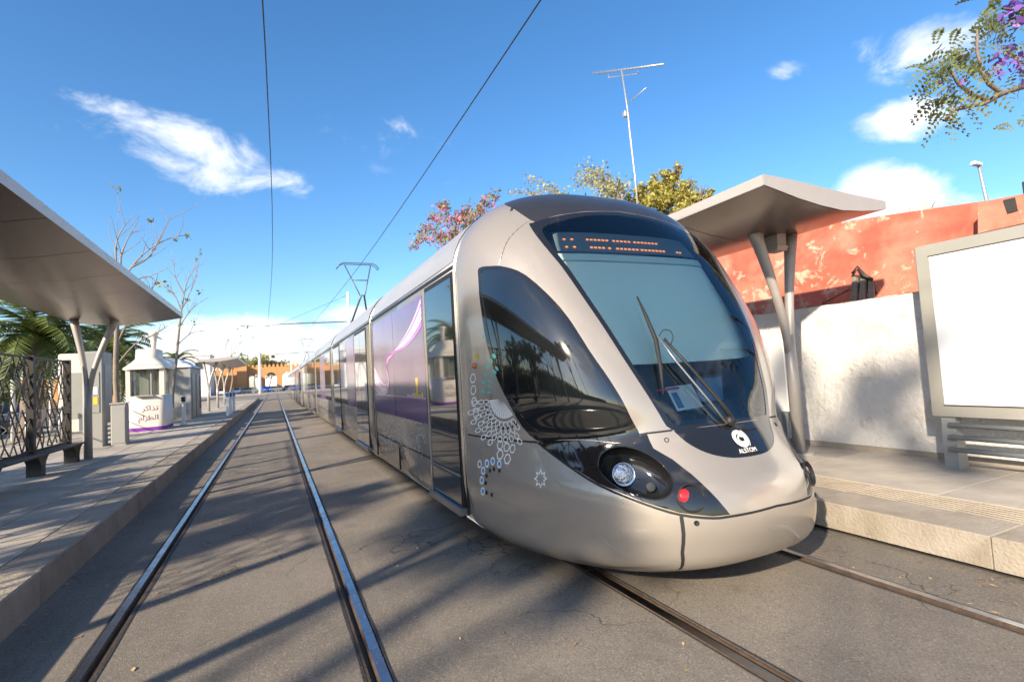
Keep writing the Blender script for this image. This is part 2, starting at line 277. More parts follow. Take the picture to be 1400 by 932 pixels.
# ------------------------------------------------------------------ mesh helpers
class MB:
    def __init__(s): s.v = []; s.f = []; s.sm = []
    def add(s, vs, fs, smooth=False):
        b = len(s.v); s.v += [tuple(map(float, p)) for p in vs]; s.f += [tuple(b + i for i in f) for f in fs]; s.sm += [smooth] * len(fs); return s
    def box(s, x0, x1, y0, y1, z0, z1):
        vs = [(x, y, z) for z in (z0, z1) for y in (y0, y1) for x in (x0, x1)]
        return s.add(vs, [(0, 2, 3, 1), (4, 5, 7, 6), (0, 1, 5, 4), (2, 6, 7, 3), (0, 4, 6, 2), (1, 3, 7, 5)])
    def bevbox(s, x0, x1, y0, y1, z0, z1, b=.01):
        """box with chamfered vertical and top edges"""
        ring = lambda d, z: [(x0 + d + b, y0 + d, z), (x1 - d - b, y0 + d, z), (x1 - d, y0 + d + b, z), (x1 - d, y1 - d - b, z), (x1 - d - b, y1 - d, z), (x0 + d + b, y1 - d, z), (x0 + d, y1 - d - b, z), (x0 + d, y0 + d + b, z)]
        vs = ring(0, z0) + ring(0, z1 - b) + ring(b, z1); fs = [tuple(range(7, -1, -1)), tuple(range(16, 24))]
        for k in (0, 8):
            for i in range(8): j = (i + 1) % 8; fs.append((k + i, k + j, k + 8 + j, k + 8 + i))
        return s.add(vs, fs)
    def tube(s, pts, r, n=8, cap=True, sq=None, smooth=True):
        """round tube along points; r number or list; sq=(a,b) stretches the section"""
        P = [Vector(p) for p in pts]; R = r if hasattr(r, '__len__') else [r] * len(P); vs = []; ref = None
        for i, p in enumerate(P):
            t = (P[min(i + 1, len(P) - 1)] - P[max(i - 1, 0)]).normalized()
            if ref is None:
                ref = Vector((0, 0, 1)) if abs(t.z) < .9 else Vector((1, 0, 0))
            a = t.cross(ref).normalized(); b = a.cross(t).normalized(); ref = b
            for k in range(n):
                q = 2 * math.pi * (k + .5) / n; vs.append(p + a * math.cos(q) * R[i] * (sq[0] if sq else 1) + b * math.sin(q) * R[i] * (sq[1] if sq else 1))
        fs = [(i * n + k, i * n + (k + 1) % n, (i + 1) * n + (k + 1) % n, (i + 1) * n + k) for i in range(len(P) - 1) for k in range(n)]
        s.add(vs, fs, smooth)
        if cap: b = len(s.v) - len(vs); s.f += [tuple(b + k for k in range(n - 1, -1, -1)), tuple(b + (len(P) - 1) * n + k for k in range(n))]; s.sm += [False, False]
        return s
    def prism(s, poly, axis, a0, a1):
        """extrude a 2-D polygon along an axis (0 x: poly=(y,z), 1 y: poly=(x,z), 2 z: poly=(x,y))"""
        def P(p, a): return (a, p[0], p[1]) if axis == 0 else (p[0], a, p[1]) if axis == 1 else (p[0], p[1], a)
        n = len(poly); vs = [P(p, a0) for p in poly] + [P(p, a1) for p in poly]
        return s.add(vs, [tuple(range(n)), tuple(range(2 * n - 1, n - 1, -1))] + [(i, i + n, (i + 1) % n + n, (i + 1) % n) for i in range(n)])
    def lathe(s, prof, c, n=16, axis=2, smooth=True):
        vs = []
        for r, h in prof:
            for k in range(n):
                q = 2 * math.pi * k / n; a, b = r * math.cos(q), r * math.sin(q)
                vs.append((c[0] + a, c[1] + b, c[2] + h) if axis == 2 else (c[0] + h, c[1] + a, c[2] + b) if axis == 0 else (c[0] + a, c[1] + h, c[2] + b))
        m = len(prof); fs = [(i * n + k, i * n + (k + 1) % n, (i + 1) * n + (k + 1) % n, (i + 1) * n + k) for i in range(m - 1) for k in range(n)]
        s.add(vs, fs, smooth); b = len(s.v) - len(vs)
        s.f += [tuple(b + k for k in range(n - 1, -1, -1)), tuple(b + (m - 1) * n + k for k in range(n))]; s.sm += [False, False]; return s
    def grid(s, pts, smooth=True):
        n, m = len(pts), len(pts[0]); return s.add([p for r in pts for p in r], [(i * m + j, i * m + j + 1, (i + 1) * m + j + 1, (i + 1) * m + j) for i in range(n - 1) for j in range(m - 1)], smooth)
    def mesh(s, name, m):
        me = bpy.data.meshes.new(name); me.from_pydata(s.v, [], s.f); me.polygons.foreach_set('use_smooth', s.sm)
        if m: me.materials.append(MAT[m])
        me.update(); return me
    def build(s, name, m, parent=None, origin=None):
        if origin is not None:
            ox, oy, oz = origin; s.v = [(x - ox, y - oy, z - oz) for x, y, z in s.v]
        o = bpy.data.objects.new(name, s.mesh(name, m)); COL.objects.link(o)
        if origin is not None: o.location = origin
        return adopt(o, parent)
def adopt(o, parent):
    if parent is not None:
        o.parent = parent
        if parent.type == 'EMPTY': o.matrix_parent_inverse = Matrix.Translation(-parent.location)
    return o
def tag(o, label, cat, group=None, kind=None):
    if label: o['label'] = label
    if cat: o['category'] = cat
    if group: o['group'] = group
    if kind: o['kind'] = kind
    return o
def thing(name, label, cat, loc=(0, 0, 0), group=None):
    o = bpy.data.objects.new(name, None); COL.objects.link(o); o.location = loc; o.empty_display_size = .2
    return tag(o, label, cat, group)
def struct(o): o['kind'] = 'structure'; return o
def copy_tree(o, loc=None, parent=None, mats=None):
    c = o.copy(); COL.objects.link(c)
    if parent: c.parent = parent
    if loc is not None: c.location = loc
    for ch in o.children: copy_tree(ch, parent=c)
    return c
def bar(mb, a, b, w, h):
    """rectangular bar from a to b"""
    return mb.tube([a, b], 1, 4, sq=(w * .7071, h * .7071), smooth=False)
def bez(p0, p1, p2, p3, n=12):
    return [tuple((1 - t) ** 3 * np.array(p0) + 3 * (1 - t) ** 2 * t * np.array(p1) + 3 * (1 - t) * t * t * np.array(p2) + t ** 3 * np.array(p3)) for t in np.linspace(0, 1, n)]
def text_mesh(body, size, extrude=.002):
    cu = bpy.data.curves.new('lettering', 'FONT'); cu.body = body; cu.size = size; cu.extrude = extrude; cu.align_x = 'CENTER'; cu.resolution_u = 3
    o = bpy.data.objects.new('lettering', cu); COL.objects.link(o); bpy.context.view_layer.update()
    me = bpy.data.meshes.new_from_object(o.evaluated_get(bpy.context.evaluated_depsgraph_get())); bpy.data.objects.remove(o); return me
def leaves(pts, size, rng, spread, flat=.0, aspect=1.6):
    """leaf-sized quads round the points"""
    P = np.asarray(pts, float); n = len(P); c = P + rng.normal(0, 1, (n, 3)) * spread
    a = rng.normal(0, 1, (n, 3)); a[:, 2] *= (1 - flat); a /= np.linalg.norm(a, axis=1)[:, None]
    b = np.cross(a, rng.normal(0, 1, (n, 3))); b /= np.linalg.norm(b, axis=1)[:, None]
    s = size * rng.uniform(.6, 1.35, (n, 1)); a = a * s * aspect * .5; b = b * s * .5
    V = np.stack([c - a, c + b * .9, c + a, c - b * .9], 1).reshape(-1, 3); mb = MB(); mb.v = [tuple(v) for v in V.tolist()]
    mb.f = [(4 * i, 4 * i + 1, 4 * i + 2, 4 * i + 3) for i in range(n)]; mb.sm = [False] * n; return mb

# ================================================================== SETTING
TCX, LCX, HG = 2.79, -.27, .73            # track centres and half distance of the rail heads
PL, PR, PZ = -1.60, 4.17, .25             # platform edges and height
YN, YF = -9.0, 112.0
def setting():
    struct(MB().box(-400, 400, -300, 900, -.5, -.14).build('ground', 'ground'))
    # road with slots for the grooved rails
    prof = [(PL - .05, 0)]
    for c in (LCX, TCX):
        for s in (-1, 1):
            x = c + s * HG
            a_, b_ = (.037, .085) if s < 0 else (.085, .037); prof += [(x - a_, 0), (x - a_, -.07), (x + b_, -.07), (x + b_, 0)]
    prof += [(PR + .05, 0)]
    ys = [YN, 0, 2, 4, 6, 9, 13, 20, 40, YF]
    mb = MB(); mb.grid([[(x, y, z) for x, z in prof] for y in ys], False); struct(mb.build('road', 'asphalt'))
    struct(MB().box(-60, 60, YF, 400, -.2, -.004).build('plaza', 'plaza'))
    struct(MB().box(-60, -9.6, YN, YF - .01, -.2, -.008).build('side_road', 'asphalt'))
    # rails: head, groove and lip
    for c in (LCX, TCX):
        for s in (-1, 1):
            x = c + s * HG; k = -s      # groove lies on the inner side
            nm = 'rail'
            r = MB().grid([[(x - k * .034, y, -.06), (x - k * .034, y, -.004), (x - k * .026, y, .007), (x + k * .022, y, .008), (x + k * .030, y, 0), (x + k * .034, y, -.035), (x + k * .062, y, -.035), (x + k * .064, y, .001), (x + k * .080, y, .001), (x + k * .082, y, -.06)][::(1 if k > 0 else -1)] for y in (YN, YF)], False).build(nm, 'rail_side')
            struct(r)
            MB().grid([[(a, y, .0095) for a in ((x - k * .027, x + k * .024) if k > 0 else (x + k * .024, x - k * .027))] for y in (YN, YF)], False).build('running_surface', 'rail_top', r)
            rng = random.Random(int(x * 100))
            for side, w0 in ((-k, .034), (k, .082)):
                a = x + side * w0; b = x + side * (w0 + .014)
                pts = []
                yy = YN
                while yy < YF:
                    j = rng.uniform(-.004, .006); pts.append([(min(a, b) - (j if b < a else 0), yy, .0035), (max(a, b) + (j if b > a else 0), yy, .0035)]); yy += rng.uniform(.12, .4) if yy < 14 else 3
                MB().grid(pts, False).build('sealing_strip', 'seal', r)
    # left platform body and paving
    pl = struct(MB().box(-9.6, PL - .33, YN, 66, -.2, PZ - .02).build('platform_left', 'concrete'))
    ks = [MB().bevbox(0, .325, 0, .992, -.27 + .0, 0, .012).mesh('kerb_stone', 'kerb') for _ in range(1)][0]
    rng = random.Random(3)
    for i in range(75):
        o = bpy.data.objects.new('kerb_stone', ks); COL.objects.link(o); o.parent = pl; o.location = (PL - .325 + rng.uniform(-.004, .004), YN + i, PZ + rng.uniform(-.003, .003))
    def rows(me, x, w, y0, y1, step, parent, nm):
        y = y0
        while y < y1:
            o = bpy.data.objects.new(nm, me); COL.objects.link(o); o.parent = parent; o.location = (x, y, PZ + rng.uniform(-.003, .002)); y += step
    sl6 = MB().bevbox(.004, .596, .004, .596, -.04, 0, .004).mesh('paving_slab', 'slab')
    for x in (-2.53, -3.13): rows(sl6, x, .6, -1.2, 44, .6, pl, 'paving_slab')
    sl12 = MB().bevbox(.004, 1.196, .004, 1.196, -.04, 0, .004).mesh('paving_slab', 'slab')
    for x in (-4.33, -5.53, -6.73): rows(sl12, x, 1.2, -1.2, 44, 1.2, pl, 'paving_slab')
    struct(MB().box(-9.55, -6.75, YN, 66, PZ - .03, PZ - .008).build('pavement', 'concrete'))
    struct(MB().box(-6.74, PL - .33, 44.6, 65.9, PZ - .03, PZ - .004).build('pavement', 'concrete'))
    # right platform
    pr = struct(MB().box(PR + .45, 6.9, YN, 75, -.2, PZ - .02).build('platform_right', 'concrete'))
    kr = MB().bevbox(0, .446, 0, 1.197, -.21, 0, .006).mesh('kerb_stone', 'kerb')
    for i in range(70):
        o = bpy.data.objects.new('kerb_stone', kr); COL.objects.link(o); o.parent = pr; o.location = (PR + rng.uniform(-.004, .004), YN + i * 1.2, PZ + rng.uniform(-.003, .002))
    MB().box(PR + .05, PR + .44, YN, 75, -.14, .041).build('kerb_footing', 'asphalt_dark', pr)
    t = MB().bevbox(.003, .397, .003, .397, -.03, -.004, .003)
    for k in range(7):
        x0 = -.1 + k * .0667
        a, b = (max(.012, x0 + .0), .012), (min(.388, x0 + .2), .388)
        xa, xb = .012 + k * .058, .012 + k * .058 + .03
        t.add([(xa, .01, -.0045), (xa + .018, .01, -.0045), (min(xb + .018, .392), .39, -.0045), (xb, .39, -.0045), (xa + .002, .012, .001), (xa + .016, .012, .001), (min(xb + .016, .39), .388, .001), (xb + .002, .388, .001)], [(4, 5, 6, 7), (0, 1, 5, 4), (1, 2, 6, 5), (2, 3, 7, 6), (3, 0, 4, 7)])
    tm = t.mesh('tactile_tile', 'tactile')
    for i in range(60):
        o = bpy.data.objects.new('tactile_tile', tm); COL.objects.link(o); o.parent = pr; o.location = (PR + .452, YN + 6 + i * .4, PZ)
    sl = MB().bevbox(.003, .997, .003, 1.497, -.04, 0, .004).mesh('paving_slab', 'slab')
    for i in range(28):
        for x in (PR + .855, PR + 1.855):
            o = bpy.data.objects.new('paving_slab', sl); COL.objects.link(o); o.parent = pr; o.location = (x - (.0 if x < 5.5 else .2), YN + 4 + i * 1.5, PZ + (.000 if x < 5.5 else -.003))
    # leaves and grit on the road, swept against the kerbs
    rg = np.random.default_rng(11); pts = []
    for _ in range(46): pts.append((rg.uniform(PR - .62, PR - .08), rg.uniform(1.2, 4), .006))
    for _ in range(70): pts.append((PL + abs(rg.normal(0, .28)) + .02, rg.uniform(3, 18), .006))
    for _ in range(50): pts.append((rg.uniform(-1, 3.8), rg.uniform(2, 9), .005))
    mb = MB()
    for x, y, z in pts:
        a = rg.uniform(0, 6.28); s = rg.uniform(.008, .028); c, d = math.cos(a) * s, math.sin(a) * s
        mb.add([(x - c, y - d, z), (x + d * .5, y - c * .5, z + .004), (x + c, y + d, z + rg.uniform(0, .01)), (x - d * .5, y + c * .5, z + .002)], [(0, 1, 2, 3)])
    tag(mb.build('leaf_litter', 'dry_leaf'), 'dry fallen leaves scattered over the asphalt beside the kerbs', 'leaves', kind='stuff')
setting()

# ================================================================== TRAM
YB = 4.2
#   v     z     front Y  half width  roundness
NT = np.array([[.12, .16, 2.56, 1.18, 2.75], [.25, .25, 2.36, 1.27, 2.75], [.40, .40, 2.265, 1.30, 2.5], [.57, .57, 2.25, 1.32, 2.35], [.70, .70, 2.29, 1.325, 2.35],
    [.85, .85, 2.40, 1.325, 2.3], [1.03, 1.03, 2.535, 1.325, 2.4], [1.30, 1.30, 2.675, 1.325, 3.6], [1.75, 1.75, 2.90, 1.325, 4.9], [2.20, 2.20, 3.17, 1.325, 4.9],
    [2.50, 2.50, 3.355, 1.315, 4.2], [2.72, 2.70, 3.485, 1.24, 3.4], [2.95, 2.88, 3.62, 1.09, 2.9], [3.30, 3.05, 3.84, .80, 2.7], [3.70, 3.14, 4.06, .42, 2.4], [4.13, 3.17, 4.19, 0, 2.0]])
def spline(x, y):
    h = np.diff(x); d = np.diff(y) / h; n = len(x); m = np.zeros(n); m[0] = d[0]; m[-1] = d[-1]
    for i in range(1, n - 1): m[i] = (d[i - 1] * h[i] + d[i] * h[i - 1]) / (h[i] + h[i - 1])
    def f(v):
        v = np.clip(v, x[0], x[-1]); i = np.clip(np.searchsorted(x, v, side='right') - 1, 0, n - 2); t = (v - x[i]) / h[i]
        return (2 * t**3 - 3 * t**2 + 1) * y[i] + (t**3 - 2 * t**2 + t) * h[i] * m[i] + (-2 * t**3 + 3 * t**2) * y[i + 1] + (t**3 - t**2) * h[i] * m[i + 1]
    return f
fz, fY, fw, fp = [spline(NT[:, 0], NT[:, k]) for k in (1, 2, 3, 4)]
def S(u, v):
    u = np.asarray(u, float); v = np.asarray(v, float); a = np.minimum(np.abs(u), 1); g = np.sin(np.pi / 2 * a)
    w = np.maximum(fw(v), 0); Y0 = fY(v); Ln = YB - Y0
    y = Y0 + Ln * (1 - np.maximum(1 - g ** fp(v), 0) ** .55)
    return np.stack([TCX + np.sign(u) * w * g, y, fz(v)], -1)
def SN(u, v):
    e = 2e-3; du = S(u + e, v) - S(u - e, v); dv = S(u, v + e) - S(u, v - e); n = np.cross(du, dv)
    return n / (np.linalg.norm(n, axis=-1, keepdims=True) + 1e-12)
def SO(u, v, off): return S(u, v) + SN(u, v) * off
def inside(poly, x, y):
    r = False; n = len(poly)
    for i in range(n):
        (x0, y0), (x1, y1) = poly[i], poly[i - 1]
        if (y0 > y) != (y1 > y) and x < (x1 - x0) * (y - y0) / (y1 - y0) + x0: r = not r
    return r
def smoothpoly(P, closed=True, n=3):
    """Catmull-Rom through the points"""
    out = []; m = len(P); A = [np.array(p, float) for p in P]
    for i in range(m if closed else m - 1):
        p0, p1, p2, p3 = (A[(i - 1) % m], A[i], A[(i + 1) % m], A[(i + 2) % m]) if closed else (A[max(i - 1, 0)], A[i], A[i + 1], A[min(i + 2, m - 1)])
        for k in range(n):
            t = k / n; out.append(tuple(.5 * (2 * p1 + (p2 - p0) * t + (2 * p0 - 5 * p1 + 4 * p2 - p3) * t * t + (3 * p1 - p0 - 3 * p2 + p3) * t**3)))
    if not closed: out.append(tuple(A[-1]))
    return out
UM = 1.9   # metres per unit u, roughly
def strip(line, w):
    """closed band of width w (metres) round a polyline in (u, v)"""
    A = [np.array([p[0] * UM, p[1]]) for p in line]; l, r = [], []
    for i, p in enumerate(A):
        t = A[min(i + 1, len(A) - 1)] - A[max(i - 1, 0)]; t /= np.linalg.norm(t); n = np.array([-t[1], t[0]]) * w / 2
        l.append(((p + n)[0] / UM, (p + n)[1])); r.append(((p - n)[0] / UM, (p - n)[1]))
    return l + r[::-1]
mir = lambda P: [(-u, v) for u, v in P]
def symhalf(P): return P + [(-u, v) for u, v in P[::-1] if u > 1e-6]

GLASS = symhalf(smoothpoly([(0, 1.085), (.10, 1.083), (.18, 1.080), (.216, 1.10), (.262, 1.32), (.312, 1.60), (.358, 1.93), (.398, 2.26), (.442, 2.54), (.430, 2.655), (.32, 2.735), (.18, 2.81), (0, 2.845)], False))
WSOUT = symhalf(smoothpoly([(0, 1.062), (.12, 1.062), (.222, 1.058), (.254, 1.17), (.290, 1.36), (.336, 1.62), (.384, 1.95), (.428, 2.28), (.500, 2.66), (.482, 2.705), (.36, 2.78), (.2, 2.85), (0, 2.895)], False))
SMILE = smoothpoly([(0, .860), (.07, .866), (.125, .890), (.165, .927), (.196, .982), (.220, 1.055)], False); SMILE = SMILE + [(.12, 1.060), (0, 1.060)]; SMILE = symhalf(SMILE)
WIN_O = smoothpoly([(.805, 2.344), (.735, 2.336), (.670, 2.306), (.590, 2.21), (.500, 1.94), (.443, 1.62), (.392, 1.393), (.345, 1.15), (.325, 1.045), (.345, .992), (.40, .995), (.485, 1.017), (.56, 1.012), (.632, .997), (.711, 1.163), (.788, 1.438), (.826, 1.729), (.832, 2.06), (.822, 2.25)])
WIN_I = smoothpoly([(.790, 2.318), (.72, 2.306), (.668, 2.278), (.598, 2.176), (.515, 1.92), (.460, 1.61), (.410, 1.393), (.368, 1.17), (.352, 1.085), (.366, 1.042), (.42, 1.045), (.485, 1.058), (.56, 1.055), (.622, 1.055), (.698, 1.19), (.772, 1.45), (.809, 1.735), (.816, 2.06), (.808, 2.23)])
MASK = [(.632, .992), (.56, 1.008), (.485, 1.013), (.40, .992), (.345, .99), (.333, 1.03), (.303, 1.043), (.300, .955), (.262, .887), (.232, .802), (.207, .706), (.170, .572), (.22, .570), (.305, .595), (.39, .655), (.488, .748), (.557, .858)]
ELL = [(.472, .837), (.45, .925), (.395, .972), (.340, .945), (.300, .870), (.292, .775), (.318, .697), (.36, .668), (.415, .697), (.455, .757)]
ELL = smoothpoly(ELL)
DOME = symhalf([(0, 2.90), (.2, 2.856), (.36, 2.786), (.474, 2.708), (.49, 2.735), (.537, 2.815), (.637, 2.965), (.825, 3.18), (.999, 3.42), (.999, 4.12), (0, 4.125)])
COWL = [(.999, 2.42), (.943, 2.413), (.797, 2.374), (.691, 2.332), (.659, 2.432), (.610, 2.562), (.536, 2.683), (.498, 2.735), (.537, 2.815), (.637, 2.965), (.825, 3.18), (.999, 3.42)]
BUMP_V = [(0, .575), (.1, .566), (.17, .560), (.22, .558), (.305, .583), (.39, .643), (.488, .738), (.557, .848), (.632, .985)]
bseam = smoothpoly(BUMP_V, False); bseam = mir(bseam[:0:-1]) + bseam
SEAMS = [strip(bseam, .016)]
for k in (1, -1):
    f = (lambda P: P) if k > 0 else mir
    SEAMS += [strip(f([(.303, .575), (.306, .471), (.312, .361), (.300, .17)]), .020), strip(f([(.222, 1.057), (.303, 1.047), (.326, 1.040)]), .012),
              strip(f(smoothpoly([(.691, 2.332), (.659, 2.432), (.610, 2.562), (.536, 2.683), (.498, 2.73)], False)), .010), strip(f([(.632, .988), (.8, .990), (.975, .992)]), .014),
              strip(f(smoothpoly([(.488, 2.73), (.537, 2.815), (.637, 2.965), (.825, 3.18), (.995, 3.42)], False)), .008)]
def bump_at(a): return float(np.interp(a, [p[0] for p in BUMP_V], [p[1] for p in BUMP_V]))
def region(u, v):
    a = abs(u)
    for s in SEAMS:
        if inside(s, u, v): return 'panel_seam'
    if inside(GLASS, u, v): return 'windscreen'
    if inside(SMILE, u, v): return 'badge_panel'
    if inside(WSOUT, u, v): return 'windscreen_border'
    sd = 'R' if u > 0 else 'L'
    if inside(ELL, a, v): return None
    if inside(WIN_I, a, v): return 'side_window' + sd
    if inside(WIN_O, a, v): return 'window_surround' + sd
    if inside(MASK, a, v): return 'headlight_mask' + sd
    if inside(DOME, u, v): return 'roof_dome'
    if inside(COWL, a, v): return 'roof_cowl' + sd
    if a < .632 and v < bump_at(a):
        return 'bumper' if a < .305 else 'lower_side_panel' + sd
    if a >= .632 and v < .989: return 'lower_side_panel' + sd
    if v < 1.04 and a < .345: return 'hood'
    if a > .60 and v < 2.45: return 'cab_side_panel' + sd
    if v > 2.9: return 'roof_cowl' + sd
    return 'corner_pillar' + sd
RM = {'panel_seam': 'rubber', 'windscreen': 'windscreen_glass', 'badge_panel': 'black_gloss', 'windscreen_border': 'black_gloss', 'side_window': 'side_glass', 'window_surround': 'black_gloss', 'headlight_mask': 'black_gloss', 'roof_dome': 'roof_grey'}
ROFF = {'panel_seam': -.007, 'windscreen': -.004, 'windscreen_border': -.001, 'side_window': -.004, 'badge_panel': -.002, 'window_surround': -.001}

def build_nose(root):
    P, E = [], []
    def poly(pts, closed=True):
        b = len(P); out = []
        m = len(pts)
        for i in range(m if closed else m - 1):     # split long edges
            p, q = np.array(pts[i]), np.array(pts[(i + 1) % m]); L = math.hypot((q[0] - p[0]) * UM, q[1] - p[1]); k = max(1, int(L / .04))
            for j in range(k): out.append(tuple(p + (q - p) * j / k))
        if not closed: out.append(tuple(pts[-1]))
        for q in out: P.append((min(max(q[0], -.9995), .9995) * UM, min(max(q[1], .121), 4.128)))
        n = len(out); E.extend((b + i, b + (i + 1) % n) for i in range(n if closed else n - 1))
    for s in SEAMS: poly(s)
    for s in (GLASS, WSOUT, SMILE, DOME): poly(s)
    for s in (ELL, WIN_I, WIN_O, MASK, COWL): poly(s); poly(mir(s))
    us = np.linspace(-1, 1, 97); vs = np.concatenate([np.linspace(.12, 2.9, 66), np.linspace(2.96, 4.13, 20)])
    for u in us:
        for v in vs: P.append((u * UM, v))
    vo, eo, fo, *_ = delaunay_2d_cdt([Vector(p) for p in P], E, [], 0, 1e-4)
    VU = np.array([(v[0] / UM, v[1]) for v in vo]); reg = {}
    for f in fo:
        c = VU[list(f)].mean(0); r = region(c[0], c[1])
        if r: reg.setdefault(r, []).append(f)
    uu = np.clip(VU[:, 0], -.9999, .9999); pos = S(VU[:, 0], VU[:, 1]); nor = SN(uu, np.clip(VU[:, 1], .125, 4.12))
    objs = {}
    for r, fs in sorted(reg.items()):
        key = r[:-1] if r[-1] in 'LR' and r[:-1] + '' else r
        key = key if key in ('side_window', 'window_surround', 'headlight_mask', 'roof_cowl', 'lower_side_panel', 'cab_side_panel', 'corner_pillar') else r
        off = ROFF.get(key, 0); ids = sorted({i for f in fs for i in f}); mp = {i: k for k, i in enumerate(ids)}
        V = [tuple(pos[i] + nor[i] * off) for i in ids]; NV = [tuple(nor[i]) for i in ids]; F = [tuple(mp[i] for i in f) for f in fs]
        cnt = {}
        for f in F:
            for a, b in zip(f, f[1:] + f[:1]): cnt[(a, b)] = cnt.get((a, b), 0) + 1
        edge = [(a, b) for (a, b) in cnt if (b, a) not in cnt]; bm = {}
        if key not in ('windscreen', 'panel_seam'):
            for a, b in edge:       # turned-in edge, 14 mm deep
                for q in (a, b):
                    if q not in bm:
                        bm[q] = (len(V), len(V) + 1); p = np.array(V[q]); n = np.array(NV[q]); V += [tuple(p), tuple(p - n * .014)]; NV += [tuple(n)] * 2
                F.append((bm[b][0], bm[a][0], bm[a][1], bm[b][1]))
        me = bpy.data.meshes.new(key); me.from_pydata(V, [], F); me.polygons.foreach_set('use_smooth', [True] * len(F)); me.materials.append(MAT[RM.get(key, 'silver')]); me.update()
        me.normals_split_custom_set_from_vertices(NV)
        o = bpy.data.objects.new(key, me); COL.objects.link(o); objs[r] = o
        if key == 'panel_seam': o['kind'] = 'stuff'
    par = {'windscreen_border': 'windscreen'}
    for r, o in objs.items():
        pr = {'windscreen_border': objs['windscreen'], 'window_surroundL': objs['side_windowL'], 'window_surroundR': objs['side_windowR']}.get(r, root); adopt(o, pr)
    return objs

def _proj(p):
    q = (p - np.array([0, 0, CAMH])) @ CM; return np.stack([PW / 2 + FPX * q[..., 0] / -q[..., 2], PH / 2 - FPX * q[..., 1] / -q[..., 2]], -1)
_GU = np.linspace(-.99, .8, 120); _GV = np.linspace(.13, 3.6, 120); _gu, _gv = np.meshgrid(_GU, _GV, indexing='ij'); _G = S(_gu, _gv)
_GF = ((_G - np.array([0, 0, CAMH])) * SN(_gu, _gv)).sum(-1) < 0; _GP = _proj(_G)
def fit_uv(px, py):
    """(u, v) on the nose where a photo ray meets it"""
    d = ((_GP - [px, py]) ** 2).sum(-1) + np.where(_GF, 0, 1e7); i = np.unravel_index(np.argmin(d), d.shape); x = np.array([_GU[i[0]], _GV[i[1]]])
    for _ in range(5):
        e = 1e-4; r = _proj(S(x[0], x[1])) - [px, py]; J = np.stack([(_proj(S(x[0] + e, x[1])) - [px, py] - r) / e, (_proj(S(x[0], x[1] + e)) - [px, py] - r) / e], -1)
        st = np.clip(np.linalg.lstsq(J, -r, rcond=None)[0], -.03, .03); x = np.clip(x + st, [-.995, .13], [.9, 3.9])
    return x[0], x[1]
def on(px, py, off=.003): u, v = fit_uv(px, py); return SO(np.array(u), np.array(v), off)

